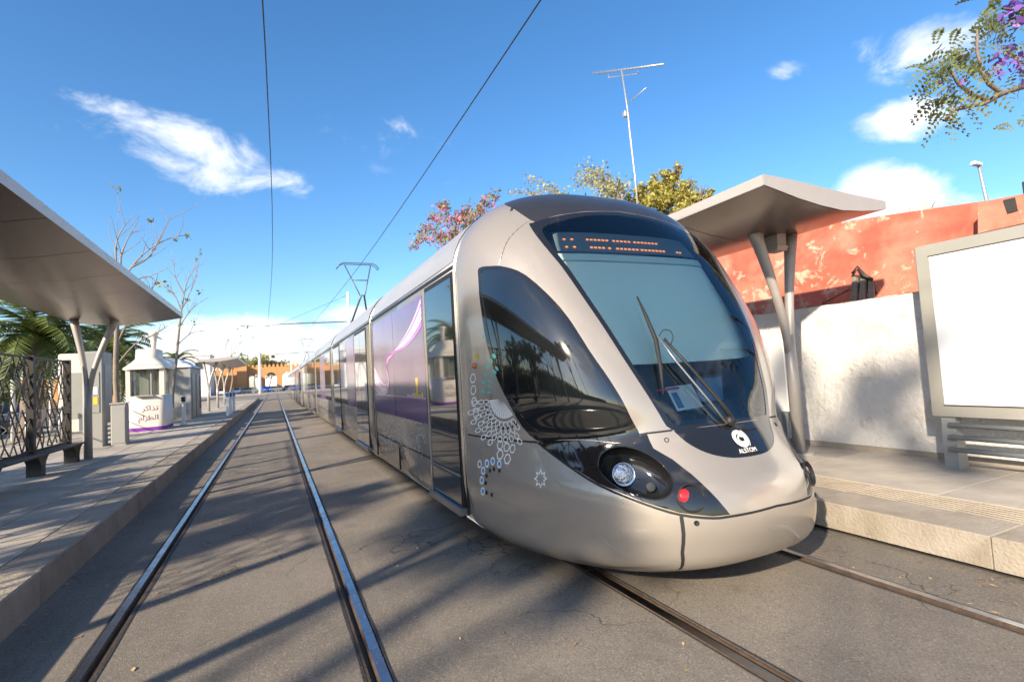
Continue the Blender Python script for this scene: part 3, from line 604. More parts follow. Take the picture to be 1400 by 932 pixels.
def build_tram():
    root = thing('tram', 'champagne silver tram front car with raked windscreen at the platform', 'tram', (TCX, 2.25, 0))
    O = build_nose(root)
    ws = O['windscreen']
    # ---- lamps in their oval wells, both sides
    for k, sd in ((-1, 'L'), (1, 'R')):
        mask = O['headlight_mask' + sd]; rim = [np.array(p) * [k, 1] for p in ELL]
        c = np.mean(rim, 0); n = SN(np.array(c[0]), np.array(c[1])); mb = MB(); rings = []
        for sc, dep in ((1.0, .0), (.985, -.02), (.90, -.075), (.72, -.115), (.4, -.125), (.02, -.125)):
            rings.append([tuple(S(*(c + (p - c) * sc)) * (1 if sc == 1 else 1) + n * dep) for p in rim]); rings[-1].append(rings[-1][0])
        mb.grid(rings if k < 0 else [r[::-1] for r in rings]); well = mb.build('lamp_well', 'black_gloss', mask)
        MB().tube([tuple(SO(*p, .001)) for p in rim] + [tuple(SO(*rim[0], .001))], .004, 6).build('well_rim', 'black_gloss', mask)
        fwd = n * .6 + np.array([0, -1, 0]) * .6; fwd /= np.linalg.norm(fwd)
        def disc(cu, cv, r, dep, mt, nm, prof, par):
            p = SO(np.array(cu), np.array(cv), dep); z = Vector(fwd); m = z.to_track_quat('Z', 'Y').to_matrix(); q = MB().lathe([(a * r, b * r) for a, b in prof], (0, 0, 0), 24)
            q.v = [tuple(m @ Vector(v) + Vector(p)) for v in q.v]; return q.build(nm, mt, par)
        disc(k * .415, .827, .074, -.09, 'chrome', 'headlight_bowl', [(.35, -.55), (.8, -.3), (1, .05), (1.04, .1), (.97, .1), (.94, .05)], mask)
        disc(k * .415, .827, .068, -.079, 'lens', 'headlight', [(1, -.05), (.96, .1), (.8, .22), (.5, .32), (.2, .36), (.01, .37)], mask)
        disc(k * .355, .765, .030, -.10, 'cab_dark', 'indicator', [(1, -.2), (1, .5), (.8, .6), (.01, .65)], mask)
        # tail lamp: black ring, dark glass and the lit red core
        u0, v0 = k * .266, .678
        disc(u0, v0, .082, -.006, 'black_matte', 'lamp_ring', [(.8, -.2), (1.06, .05), (1.06, .16), (.98, .2), (.92, .16), (.90, -.1), (.02, -.12)], mask)
        disc(u0 + k * .014, v0 + .012, .046, -.016, 'red_lens' if k < 0 else 'red_unlit', 'tail_light', [(1, -.2), (.95, .15), (.7, .35), (.3, .45), (.01, .46)], mask)
    # ---- small fixings
    for k in (-1, 1):
        for (u, v) in ((.252, 1.0), (.268, .535)):
            p = SO(np.array(k * u), np.array(v), .002); m = Vector(SN(np.array(k * u), np.array(v))).to_track_quat('Z', 'Y').to_matrix()
            q = MB().lathe([(.016, -.01), (.016, .002), (.012, .004), (.011, -.002), (.001, -.002)], (0, 0, 0), 14); q.v = [tuple(m @ Vector(a) + Vector(p)) for a in q.v]; q.build('screw_cap', 'rubber', root)
        u, v = k * .63, 2.93
        p = SO(np.array(u), np.array(v), .001); m = Vector(SN(np.array(u), np.array(v))).to_track_quat('Z', 'Y').to_matrix(); q = MB().bevbox(-.012, .012, -.03, .03, -.01, .003, .003); q.v = [tuple(m @ Vector(a) + Vector(p)) for a in q.v]; q.build('roof_vent', 'rubber', root)
    # ---- badge on the black panel
    bp = O['badge_panel']
    def on_nose(me_v, u0, v0, off, su=1.0):
        return [tuple(SO(np.array(u0 + x / (UM * 1.13)), np.array(v0 + y * .84), off)) for x, y in me_v]
    ring = MB()
    def ringmesh(r0, r1, a0, a1, n=28, dx=0, dy=0):
        pts = [[(dx + r * math.cos(t), dy + r * math.sin(t)) for r in (r0, r1)] for t in np.linspace(a0, a1, n)]
        fl = on_nose([p for row in pts for p in row], 0, .965, .002); ring.add(fl, [(2 * i, 2 * i + 1, 2 * i + 3, 2 * i + 2) for i in range(n - 1)])
    ringmesh(.033, .062, 0, 2 * math.pi); ringmesh(.018, .030, .6, 5.4, dx=.006, dy=-.004); ringmesh(.068, .074, -.9, .9)
    ring.build('emblem', 'white_print', bp)
    tm = text_mesh('ALSTOM', .043); mv = [(v.co.x, v.co.y, v.co.z) for v in tm.vertices]
    mb = MB(); mb.add([tuple(SO(np.array(x / (UM * 1.13)), np.array(.883 + y * .84), .002 + z * .3)) for x, y, z in mv], [tuple(p.vertices) for p in tm.polygons]); mb.build('lettering', 'white_print', bp)
    # ---- wiper with its two arms
    Wp = lambda px, py, o: tuple(on(px, py, o))
    wp = MB().tube([Wp(1000, 580, .03), Wp(975, 552, .06), Wp(935, 508, .07), Wp(900, 470, .07)], [.018, .015, .011, .010], 6).build('wiper_arm', 'black_matte', ws)
    MB().tube([Wp(990, 582, .03), Wp(960, 548, .05), Wp(918, 500, .06), Wp(893, 466, .06)], .008, 6).build('wiper_arm', 'steel', ws)
    MB().tube([Wp(869, 408, .022), Wp(880, 435, .03), Wp(893, 468, .035), Wp(900, 505, .03), Wp(905, 540, .022)], [.006, .013, .016, .013, .006], 6).build('wiper_blade', 'rubber', ws)
    MB().tube(smoothpoly([Wp(894, 466, .06), Wp(899, 459, .075), Wp(907, 461, .085), Wp(911, 469, .08), Wp(909, 478, .07)], False, 4), .0035, 5).build('washer_hose', 'rubber', ws)
    MB().lathe([(.03, -.01), (.035, .02), (.025, .05), (.001, .055)], Wp(997, 580, .01), 12).build('wiper_pivot', 'black_matte', ws)
    # ---- driver's cab behind the glass
    def patch(u0, u1, v0, v1, dep, nm, mt, nu=14, nv=8, par=root):
        return MB().grid([[tuple(SO(np.array(u), np.array(v), -dep)) for u in np.linspace(u0, u1, nu)] for v in np.linspace(v0, v1, nv)]).build(nm, mt, par)
    patch(-.38, .41, 1.545, 2.42, .12, 'sun_blind', 'blind')
    patch(-.40, .40, 2.40, 2.465, .105, 'blind_roller', 'blind_bar')
    dd = patch(-.38, .38, 2.485, 2.70, .10, 'destination_display', 'dash')
    led = MB()
    def cells(u0, v0, n, w=.020, skip=()):
        for i in range(n):
            if i in skip: continue
            u = u0 + i * w
            led.add([tuple(SO(np.array(a), np.array(b), -.094)) for a, b in ((u, v0), (u + w * .68, v0), (u + w * .68, v0 + .016), (u, v0 + .016))], [(0, 1, 2, 3)])
    for v0, rows in ((2.60, ((-.335, 1), (-.295, 1), (-.215, 6), (-.08, 5), (.03, 7))), (2.515, ((-.335, 1), (-.295, 1), (-.21, 4), (-.12, 1), (-.08, 6), (.045, 7), (.25, 2)))):
        for u0, n in rows: cells(u0, v0, n)
    led.build('led_text', 'led', dd)['kind'] = 'stuff'
    MB().prism([(TCX + x, z) for x, z in ((-1.1, .3), (1.1, .3), (1.12, 2.3), (.75, 2.75), (-.75, 2.75), (-1.12, 2.3))], 1, 4.02, 4.06).build('cab_bulkhead', 'cab_lining', root)
    dash = MB().grid([[tuple(S(np.array(u), np.array(1.04)) + np.array([0, d, .02 - d * .05 + (.12 if d > .35 else 0)])) for u in np.linspace(-.40, .40, 12)] for d in (.06, .3, .42, .9)]).build('dashboard', 'dash', root)
    a = on(932, 542, -.06); b = on(968, 536, -.06)
    q = lambda f, g: tuple(a + (b - a) * f + np.array([0, .10 * g, .16 * g - .075]))
    card = MB().add([q(0, 0), q(1, 0), q(1, 1), q(0, 1)], [(0, 1, 2, 3)]).build('notice_card', 'paper', root)
    MB().add([tuple(np.array(q(.08, .1)) - [0, .004, 0]), tuple(np.array(q(.3, .1)) - [0, .004, 0]), tuple(np.array(q(.3, .75)) - [0, .004, 0]), tuple(np.array(q(.08, .75)) - [0, .004, 0])], [(0, 1, 2, 3)]).build('card_print', 'paper_blue', card)
    p0, p1 = on(908, 526, -.10), on(940, 521, -.10); MB().tube([tuple(p0), tuple(p1)], .008, 6).build('pink_strap', 'pink', root)
    for pts, w in (([(1040, 718), (1062, 728), (1080, 742)], .0009), ([(806, 722), (830, 742), (855, 757)], .0006), ([(745, 636), (775, 676), (802, 708)], .0005)):
        MB().tube([tuple(on(x, y, .0002)) for x, y in smoothpoly(pts, False, 5)], w, 4).build('scratch', 'silver_side', root)
    mat('seat_cloth', (.09, .12, .19), .8); MB().bevbox(TCX - .62, TCX - .12, 3.25, 3.42, .9, 1.62, .07).build('driver_seat', 'seat_cloth', root); MB().bevbox(TCX - .50, TCX - .24, 3.27, 3.37, 1.625, 1.85, .04).build('head_rest', 'seat_cloth', root)
    MB().bevbox(TCX + .12, TCX + .42, 2.98, 3.03, 1.16, 1.38, .01).build('console_screen', 'cab_dark', root); MB().box(TCX + .14, TCX + .40, 2.974, 2.979, 1.18, 1.36).build('screen_face', 'paper_blue', root)
    MB().tube([(TCX - .05, 2.95, 1.10), (TCX - .05, 2.90, 1.24)], .018, 8).build('control_lever', 'black_matte', root); MB().bevbox(TCX - .25, TCX + .1, 2.85, 2.96, 1.08, 1.13, .01).build('control_panel', 'cab_dark', root)
    # ---- side marker lamp and printed ornament (left side, as photographed)
    p = on(649, 500, 0); q = MB().lathe([(.024, -.004), (.024, .006), (.019, .016), (.008, .022), (.001, .023)], (0, 0, 0), 14); mm = Vector((-1, 0, 0)).to_track_quat('Z', 'Y').to_matrix(); q.v = [tuple(mm @ Vector(v) + Vector(p)) for v in q.v]; q.build('side_marker', 'orange_lens', root)
    def blob(px, py, rx, ry, nm, mt, n=8, rot=0, off=.0022, hole=0, mb=None):
        """small print: ellipse, or ring when hole is given, by pixel on the panel"""
        own = mb is None; mb = mb or MB(); c, s = math.cos(rot), math.sin(rot)
        out = [tuple(on(px + rx * math.cos(t) * c - ry * math.sin(t) * s, py + rx * math.cos(t) * s + ry * math.sin(t) * c, off)) for t in np.linspace(0, 2 * math.pi, n, endpoint=False)]
        if hole:
            inn = [tuple(on(px + hole * (rx * math.cos(t) * c - ry * math.sin(t) * s), py + hole * (rx * math.cos(t) * s + ry * math.sin(t) * c), off)) for t in np.linspace(0, 2 * math.pi, n, endpoint=False)]
            mb.add(out + inn, [(i, (i + 1) % n, n + (i + 1) % n, n + i) for i in range(n)])
        else: mb.add(out, [tuple(range(n))])
        return mb.build(nm, mt, root) if own else mb
    lace = MB(); dots = MB(); teal = MB(); brown = MB(); blue = MB(); rays = MB()
    fx, fy = 690, 545                      # hub of the fan, next to the side window
    for x, y in ((647, 517), (647.5, 533), (648.5, 549), (651, 565)): blob(x, y, 4.2, 7.5, '', '', 6, mb=lace, hole=.72, rot=.1)
    for row, (r, n) in enumerate(((31, 10), (40, 11), (50, 12), (59, 11))):
        for i in range(n):
            t = math.radians(178 - i * (118 + row * 3) / (n - 1)); x = fx + r * .80 * math.cos(t); y = fy + 3 + r * 1.05 * math.sin(t)
            if x > 712 or y > 606: continue
            if row == 3 and y < fy + 10: continue
            blob(x, y, 3.6, 5.2, '', '', 6, mb=lace, hole=.66, rot=t + 1.57)
            if row == 1: blob(fx + (r - 5) * .80 * math.cos(t), fy + 3 + (r - 5) * 1.05 * math.sin(t), 2.0, 3.3, '', '', 6, mb=dots, rot=t + 1.57)
    for i in range(13):                     # white rays of the fan
        t = math.radians(172 - i * 9.5); rays.add([tuple(on(fx - 4 + 3 * math.cos(t), fy + 3 * math.sin(t))), tuple(on(fx + 25 * .8 * math.cos(t + .07), fy + 27 * math.sin(t + .07))), tuple(on(fx + 25 * .8 * math.cos(t - .07), fy + 27 * math.sin(t - .07)))], [(0, 1, 2)])
    for x, y, rx, ry in ((684, 608, 4.5, 7), (693, 611, 4.5, 7), (701, 613, 4.2, 7), (684, 621, 5, 8), (694, 627, 5, 8)): blob(x, y, rx, ry, '', '', 6, mb=lace, hole=.72, rot=.15)
    for j, r in enumerate((22, 32)):
        for i in range(6):
            t = math.radians(186 + i * 11.5); x, y = fx - 2 + r * .85 * math.cos(t), fy - 4 + r * 1.9 * math.sin(t)
            blob(x, y, 4.0, 2.0 + j * .7, '', '', 6, mb=teal, rot=t)
    for i in range(9): blob(fx - 6 + 13 * math.cos(math.radians(100 + i * 12)), fy - 2 + 16 * math.sin(math.radians(100 + i * 12)), 3.2, 1.2, '', '', 5, mb=brown, rot=math.radians(100 + i * 12))
    bl = ((656, 634, 0), (666, 633, 1), (674, 630, 1), (683, 634, 1), (661, 643, 1), (659, 656, 1), (660.5, 671, 1))
    for x, y, f in bl:
        blob(x, y, 3.0, 5.8, '', '', 10, mb=lace, hole=.62, off=.0024)
        if f: blob(x, y, 2.0, 3.9, '', '', 8, mb=blue)
    for x, y in ((670, 643), (675.5, 641), (683, 643), (665.5, 650), (664, 660), (665.5, 673), (672.5, 676)): blob(x, y, 1.8, 3.2, '', '', 6, mb=dots)
    st = [(739.5 + (13.5 if i % 2 == 0 else 8.0) * .68 * math.cos(math.radians(i * 22.5 - 90)), 654 + (13.5 if i % 2 == 0 else 8.0) * 1.02 * math.sin(math.radians(i * 22.5 - 90))) for i in range(16)]
    si = [(739.5 + (x - 739.5) * .74, 654 + (y - 654) * .74) for x, y in st]
    lace.add([tuple(on(*p)) for p in st + si], [(i, (i + 1) % 16, 16 + (i + 1) % 16, 16 + i) for i in range(16)])
    blob(652, 487, 2.6, 4.6, 'warning_mark', 'yellow', 10)
    for mb_, nm, mt in ((lace, 'printed_ornament', 'white_print'), (rays, 'printed_rays', 'white_print'), (dots, 'printed_dots', 'black_print'), (teal, 'printed_petals', 'teal_print'), (brown, 'printed_sepals', 'brown_print'), (blue, 'printed_dots', 'blue_print')): mb_.build(nm, mt, root)['kind'] = 'stuff'
    # ---- carriage modules
    vsec = np.concatenate([np.linspace(.12, 2.45, 12), np.linspace(2.5, 4.13, 16)]); SEC = [(float(max(fw(v), 0)), float(fz(v))) for v in vsec]
    full = [(-w, z) for w, z in SEC] + [(w, z) for w, z in SEC[-2::-1]]
    X0 = TCX - 1.325; X1 = TCX + 1.325
    def module(y0, y1, parent, kind, cab=False):
        mb = MB(); r = [[(TCX + x, y, z) for x, z in full] for y in ((y0, y1) if cab else (y0, y0 + .04, y1 - .04, y1))]
        if not cab:
            for i in (0, 3): r[i] = [(TCX + (x - TCX) * .985, y, z - (z - 1.5) * .012) for x, y, z in r[i]]
        else: r[1] = r[1]
        mb.grid(r); n = len(full); b = len(mb.v); mb.f += [tuple(range(n))[::-1], tuple(b - n + i for i in range(n))]; mb.sm += [False, False]
        mb.f.append((0, n - 1, b - 1, b - n)); mb.sm.append(False)
        mo = mb.build('carriage_module', 'silver_side', parent)
        return mo
    def sidebox(mo, y0, y1, z0, z1, nm, mt, d0=.0, d1=.006, both=True):
        o = MB().box(X0 - d1, X0 + .02 - d0, y0, y1, z0, z1).build(nm, mt, mo)
        if both: MB().box(X1 - .02 + d0, X1 + d1, y0, y1, z0, z1).build(nm, mt, mo)
        return o
    def door(mo, y0, y1, leaves_):
        sidebox(mo, y0 - .035, y1 + .035, .33, 2.42, 'door_frame', 'black_matte', d1=.004)
        w = (y1 - y0) / leaves_
        for i in range(leaves_):
            a, b = y0 + i * w + .008, y0 + (i + 1) * w - .008
            sidebox(mo, a, b, .36, 2.37, 'door_leaf', 'door_glass', d1=.012)
            sidebox(mo, a + .02, b - .02, 1.005, 1.02, 'door_rail', 'black_matte', d1=.0135)
        sidebox(mo, y0 - .05, y1 + .05, .285, .345, 'door_step', 'steel', d1=.05)
    def common(mo, y0, y1):
        sidebox(mo, y0 + .02, y1 - .02, 2.438, 2.470, 'fairing_gap', 'black_matte', d1=.003)
        for sx in (-1, 1):
            pts = [[(TCX + sx * (w + .006), y, z + .004) for w, z in SEC if z > 2.485 and w > .3] for y in (y0 + .03, y1 - .03)]
            MB().grid(pts if sx < 0 else [p[::-1] for p in pts]).build('roof_fairing', 'fairing', mo)
        sidebox(mo, y0 + .05, y1 - .05, .262, .272, 'skirt_line', 'rubber', d1=.002)
    # swirl of light streaks printed on the front advert panes
    def swirl(mo, ya, yb, z0, z1, sc=1.0):
        # y runs from the cab end (ya) to the far end (yb); a bundle of light streaks curls over the two panes
        def P(s, t): return (X0 - .0095, ya + (yb - ya) * s, z0 + (z1 - z0) * t)
        cols = {'pink_light': (.80, .42, .62), 'cream_light': (.85, .62, .50), 'violet_light': (.42, .12, .50), 'white_light': (.82, .70, .80)}
        for k, c in cols.items():
            if k not in MAT: mat(k, c, .12, coat=.8)
        names = list(cols)
        for i in range(11):
            f = i / 10; d = (f - .5)
            A = bez((.0, .97 - f * .20), (.22, .70 - f * .10), (.42, .66 - f * .03), (.62, .58 + d * .05), 14)
            B = bez((.62, .58 + d * .05), (.78, .50 + d * .08), (.55, .36 - d * .02), (.66, .30 - f * .05), 10)
            C2 = bez((.66, .30 - f * .05), (.80, .24 - f * .10), (.95, .44 - f * .22), (1.0, .50 - f * .22), 12)
            line = [p[:2] for p in A + B[1:] + C2[1:]]; w = .008 + .022 * random.random()
            mb = MB(); rows = []
            for j, (s, t) in enumerate(line):
                if j == 14: w *= 1.7
                s2, t2 = line[min(j + 1, len(line) - 1)]; s1, t1 = line[max(j - 1, 0)]; dx, dy = (s2 - s1) * (yb - ya), (t2 - t1) * (z1 - z0); L_ = math.hypot(dx, dy) + 1e-6; nx, ny = -dy / L_ * w / (yb - ya), dx / L_ * w / (z1 - z0)
                s = min(max(s, .004), .996)
                rows.append([(P(s - nx, t - ny)[0] - i * .0002, *P(s - nx, t - ny)[1:]), (P(s + nx, t + ny)[0] - i * .0002, *P(s + nx, t + ny)[1:])])
            mb.grid(rows, False).build('printed_streak', names[(i * 7) % 4 if i < 8 else 2], mo)
        for i, hgt in enumerate((.05, .03, .09, .05, .04, .02, .03)):
            o = MB().box(X0 - .0098, X0 - .006, ya + .1 + i * .11, ya + .1 + i * .11 + .07, z0 + .275, z0 + .275 + hgt * (2.4 if i in (2,) else 1)).build('printed_skyline', 'yellow' if i < 4 else 'pink_light', mo)
        MB().box(X0 - .0096, X0 - .006, ya, yb, z0 + .262, z0 + .272).build('printed_line', 'pink_light', mo)
    def scribble(mo, y0, y1, n, seed):
        rg = random.Random(seed); mb = MB()
        for i in range(n):
            y = rg.uniform(y0, y1); z = .92 - abs(rg.gauss(0, .22)); z = max(z, .4); L_ = rg.uniform(.04, .12); a = rg.uniform(0, 6.28); pts = []
            for j in range(9):
                t = j / 8 * rg.uniform(3.5, 6.2); pts.append((X0 - .0035, y + L_ * math.cos(a + t) * (1 - j * .06), min(z + L_ * math.sin(a + t) * (1 - j * .06), .985)))
            rows = [[(p[0], p[1], p[2] - .003), (p[0], p[1] + .002, p[2] + .003)] for p in pts]; mb.grid(rows, False)
        mb.build('printed_ornament', 'white_print', mo)['kind'] = 'stuff'
    def bellows(y0, y1, parent):
        mb = MB(); rows = []
        n = 8
        for i in range(n + 1):
            s = .965 if i % 2 else .945
            rows.append([(TCX + x * s, y0 + (y1 - y0) * i / n, 1.6 + (z - 1.6) * (s - .01)) for x, z in full])
        mb.grid(rows, False).build('gangway_bellows', 'rubber', parent)
    def bogie(y, parent):
        mb = MB().box(TCX - .95, TCX + .95, y - 1.0, y + 1.0, .26, .42); fr = mb.build('bogie', 'black_matte', parent)
        for dy in (-.8, .8):
            for sx in (-1, 1): MB().lathe([(.3, -.06), (.3, .06)], (TCX + sx * HG, y + dy, .309), 20, axis=0).build('wheel', 'steel', fr)
    def panto(y, parent):
        b = MB().box(TCX - .55, TCX + .55, y - .6, y + .6, 3.16, 3.30).build('pantograph', 'pan_steel', parent)
        MB().tube([(TCX - .35, y + .5, 3.3), (TCX - .05, y - .55, 4.35), (TCX + .05, y - .55, 4.35), (TCX + .35, y + .5, 3.3)], .032, 6).build('lower_arm', 'pan_steel', b)
        MB().lathe([(.05, 0), (.09, .06), (.05, .12), (.09, .18), (.05, .24), (.09, .3), (.04, .4)], (TCX + .4, y - .2, 3.3), 10).build('insulator', 'brick_red', b)
        top = y + .25; zt = 5.58
        MB().tube([(TCX - .44, top, zt - .04), (TCX - .08, y - .52, 4.36)], .018, 6).build('upper_arm', 'pan_steel', b)
        MB().tube([(TCX + .44, top, zt - .04), (TCX + .08, y - .52, 4.36)], .018, 6).build('upper_arm', 'pan_steel', b)
        MB().tube([(TCX - .27, y - .12, 4.95), (TCX + .27, y - .12, 4.95)], .018, 5).build('cross_bar', 'pan_steel', b)
        for d in (-.12, .12):
            MB().tube([(TCX - .72, top + d, zt - .17), (TCX - .62, top + d, zt - .04), (TCX - .5, top + d, zt + .02), (TCX + .5, top + d, zt + .02), (TCX + .62, top + d, zt - .04), (TCX + .72, top + d, zt - .17)], .015, 6).build('collector_head', 'pan_steel', b)
    # front car behind the cab
    m1 = module(YB - .002, 8.55, root, 'cab', True); common(m1, YB + .06, 8.52)
    door(m1, 4.33, 5.20, 1)
    for a, b in ((5.34, 6.86), (6.89, 8.38)):
        sidebox(m1, a, b, 1.0, 2.37, 'advert_pane', 'ad_print', d1=.008)
    sidebox(m1, 5.27, 5.31, .30, 2.40, 'body_joint', 'silver', d1=.005); sidebox(m1, 5.34, 8.42, .635, .650, 'skirt_joint', 'rubber', d1=.002); sidebox(m1, 6.84, 6.848, .30, .63, 'skirt_joint', 'rubber', d1=.002)
    sidebox(m1, 8.44, 8.455, .30, 2.40, 'body_joint', 'rubber', d1=.002); sidebox(m1, 4.215, 4.222, .30, 2.40, 'body_joint', 'rubber', d1=.002)
    swirl(m1, 5.36, 8.36, 1.0, 2.37); scribble(m1, 5.5, 8.3, 90, 5); bogie(6.9, root)
    def rest(root, first, y_end):
        """the four other modules, from y = first on"""
        y = first; L5 = (y_end - first) / 4
        for i in range(4):
            a, b = y + .22, y + L5
            bellows(y - .03, y + .25, root); m = module(a, b, root, 'm')
            common(m, a, b); mid = (a + b) / 2
            if i in (0, 2):
                for d0 in (a + .35, b - 1.75): door(m, d0, d0 + 1.35, 2)
                w0, w1 = a + 1.85, b - 1.9
                sidebox(m, w0, (w0 + w1) / 2 - .012, .98, 2.37, 'window', 'ad_print' if i == 0 else 'side_glass', d1=.008); sidebox(m, (w0 + w1) / 2 + .012, w1, .98, 2.37, 'window', 'side_glass', d1=.008)
            elif i == 1:
                w = (b - a - .6) / 3
                for j in range(3): sidebox(m, a + .3 + j * w + .012, a + .3 + (j + 1) * w - .012, .98, 2.37, 'window', 'ad_print' if j == 1 else 'side_glass', d1=.008)
                sidebox(m, a + .3, b - .3, .640, .652, 'skirt_joint', 'rubber', d1=.002); scribble(m, a + .4, b - .4, 40, 9)
                bogie(mid, root); panto(mid, root)
            else:
                door(m, b - 2.6, b - 1.75, 1); w0 = a + .3
                for j in range(2): sidebox(m, w0 + j * 1.55 + .012, w0 + (j + 1) * 1.55 - .012, .98, 2.37, 'window', 'side_glass', d1=.008)
                sidebox(m, b - 1.5, b - .5, 1.05, 2.30, 'cab_window', 'side_glass', d1=.008); bogie(mid - .5, root)
            y += L5
    rest(root, 8.55, 33.9)
    t2 = thing('tram', 'second coupled silver tram unit trailing behind the front one', 'tram', (TCX, 34.6, 0))
    # its leading cab: a plain tapered nose turned towards the first unit
    mb = MB(); rows = []
    for d, s in ((0, .62), (.15, .74), (.45, .86), (.9, .95), (1.5, 1.0)):
        rows.append([(TCX + x * s, 34.6 + d, .16 + (z - .16) * (.80 + .2 * s if s < 1 else 1)) for x, z in full])
    mb.grid(rows); n = len(full); mb.f.append(tuple(range(n))[::-1]); mb.sm.append(False); mb.build('cab_nose', 'silver', t2)
    MB().prism([(35.2, 1.1), (36.0, 1.0), (36.05, 2.3), (35.6, 2.3)], 0, TCX - 1.33, TCX + 1.33).build('cab_window', 'side_glass', t2)
    m = module(36.1, 41.0, t2, 'm'); common(m, 36.1, 41.0); door(m, 36.3, 37.15, 1)
    for a, b in ((37.4, 39.0), (39.05, 40.7)): sidebox(m, a, b, 1.0, 2.37, 'advert_pane', 'ad_print', d1=.008)
    bogie(38.6, t2); rest(t2, 41.0, 66.4)
build_tram()

# ================================================================== SHELTERS AND STREET FURNITURE
def shelter(label, edge, s, y0, y1, cols):
    """wing-shaped canopy on forked posts; edge = x of the track side, s = direction away from the track"""
    root = thing('platform_shelter', label, 'shelter', (edge + s * 1.6, (y0 + y1) / 2, PZ), 'shelters along the platforms')
    top = [(0, 3.285), (.4, 3.275), (.8, 3.25), (1.3, 3.215), (2.0, 3.19)]
    bot = [(2.0, 3.10), (1.8, 3.065), (1.55, 3.04), (1.2, 3.02), (.85, 3.045), (.5, 3.09), (.2, 3.145), (0, 3.18)]
    X = lambda d: edge + s * d
    # roof: top skin with its fascia
    mb = MB(); pr = [(X(0), 3.178), (X(0), 3.285)] + [(X(d), z) for d, z in top[1:]] + [(X(2.0), 3.098)]
    rows = [[(x, y, z) for x, z in pr] for y in (y0, y1)]; mb.grid(rows if s < 0 else [r[::-1] for r in rows], False)
    rf = mb.build('canopy', 'canopy_skin', root)
    for y, e in ((y0, -.006), (y1, .006)):
        pts = [(X(d), z) for d, z in top] + [(X(d), z) for d, z in bot]; MB().prism(pts, 1, y + e - .004, y + e + .004).build('end_fascia', 'canopy_skin', rf)
    n = max(2, round((y1 - y0) / 1.32)); L = (y1 - y0) / n
    sm = smoothpoly(bot, False, 3)
    for i in range(n):
        a, b = y0 + i * L + .006, y0 + (i + 1) * L - .006
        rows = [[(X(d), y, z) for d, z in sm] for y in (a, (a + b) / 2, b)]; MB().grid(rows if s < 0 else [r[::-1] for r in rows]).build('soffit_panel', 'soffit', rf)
    for y in cols:
        cx = X(1.55); mb = MB()
        mb.tube([(cx, y, PZ - .02), (cx, y, 1.2), (cx - s * .01, y, 1.75)], [.074, .069, .066], 14).build('post', 'post_paint', root)
        for tx, w in ((-.50, 1), (.22, 1)):
            line = bez((cx + s * tx * .05, y, 1.5), (cx + s * tx * .12, y, 2.05), (cx + s * tx * .45, y, 2.45), (cx + s * tx, y, 3.12), 10)
            MB().tube(line, [.054, .054, .055, .056, .058, .061, .066, .072, .081, .090], 12, sq=(1, .85)).build('fork_arm', 'post_paint', root)
        MB().lathe([(.17, 0), (.17, .012), (.115, .02)], (cx, y, PZ), 16).build('base_plate', 'post_paint', root)
    return root
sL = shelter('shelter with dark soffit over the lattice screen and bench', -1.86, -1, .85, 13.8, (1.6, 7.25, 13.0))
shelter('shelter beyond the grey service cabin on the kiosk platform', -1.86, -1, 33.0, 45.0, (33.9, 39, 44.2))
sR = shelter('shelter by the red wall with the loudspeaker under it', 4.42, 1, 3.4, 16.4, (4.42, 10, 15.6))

def loudspeaker():
    x, y, z = 5.88, 4.42, 2.98
    r = thing('loudspeaker', 'small grey box loudspeaker hanging between the fork arms', 'loudspeaker', (x, y, z))
    mb = MB().prism([(y - .09, z - .10), (y + .09, z - .10), (y + .10, z + .08), (y - .10, z + .08)], 0, x - .09, x + .07); mb.build('housing', 'kiosk_grey', r)
    MB().prism([(y - .11, z - .10), (y + .11, z - .10), (y + .09, z - .16), (y - .09, z - .16)], 0, x - .11, x + .08).build('grille', 'frame_grey', r)
    MB().tube([(x, y, z + .08), (x, y, 3.06)], .025, 8).build('bracket', 'black_matte', r)
    MB().tube([(x + .07, y, z + .02), (x + .17, y, z + .09), (x + .2, y, z + .02), (x + .12, y, z - .04)], .008, 5).build('cable', 'rubber', r)
loudspeaker()

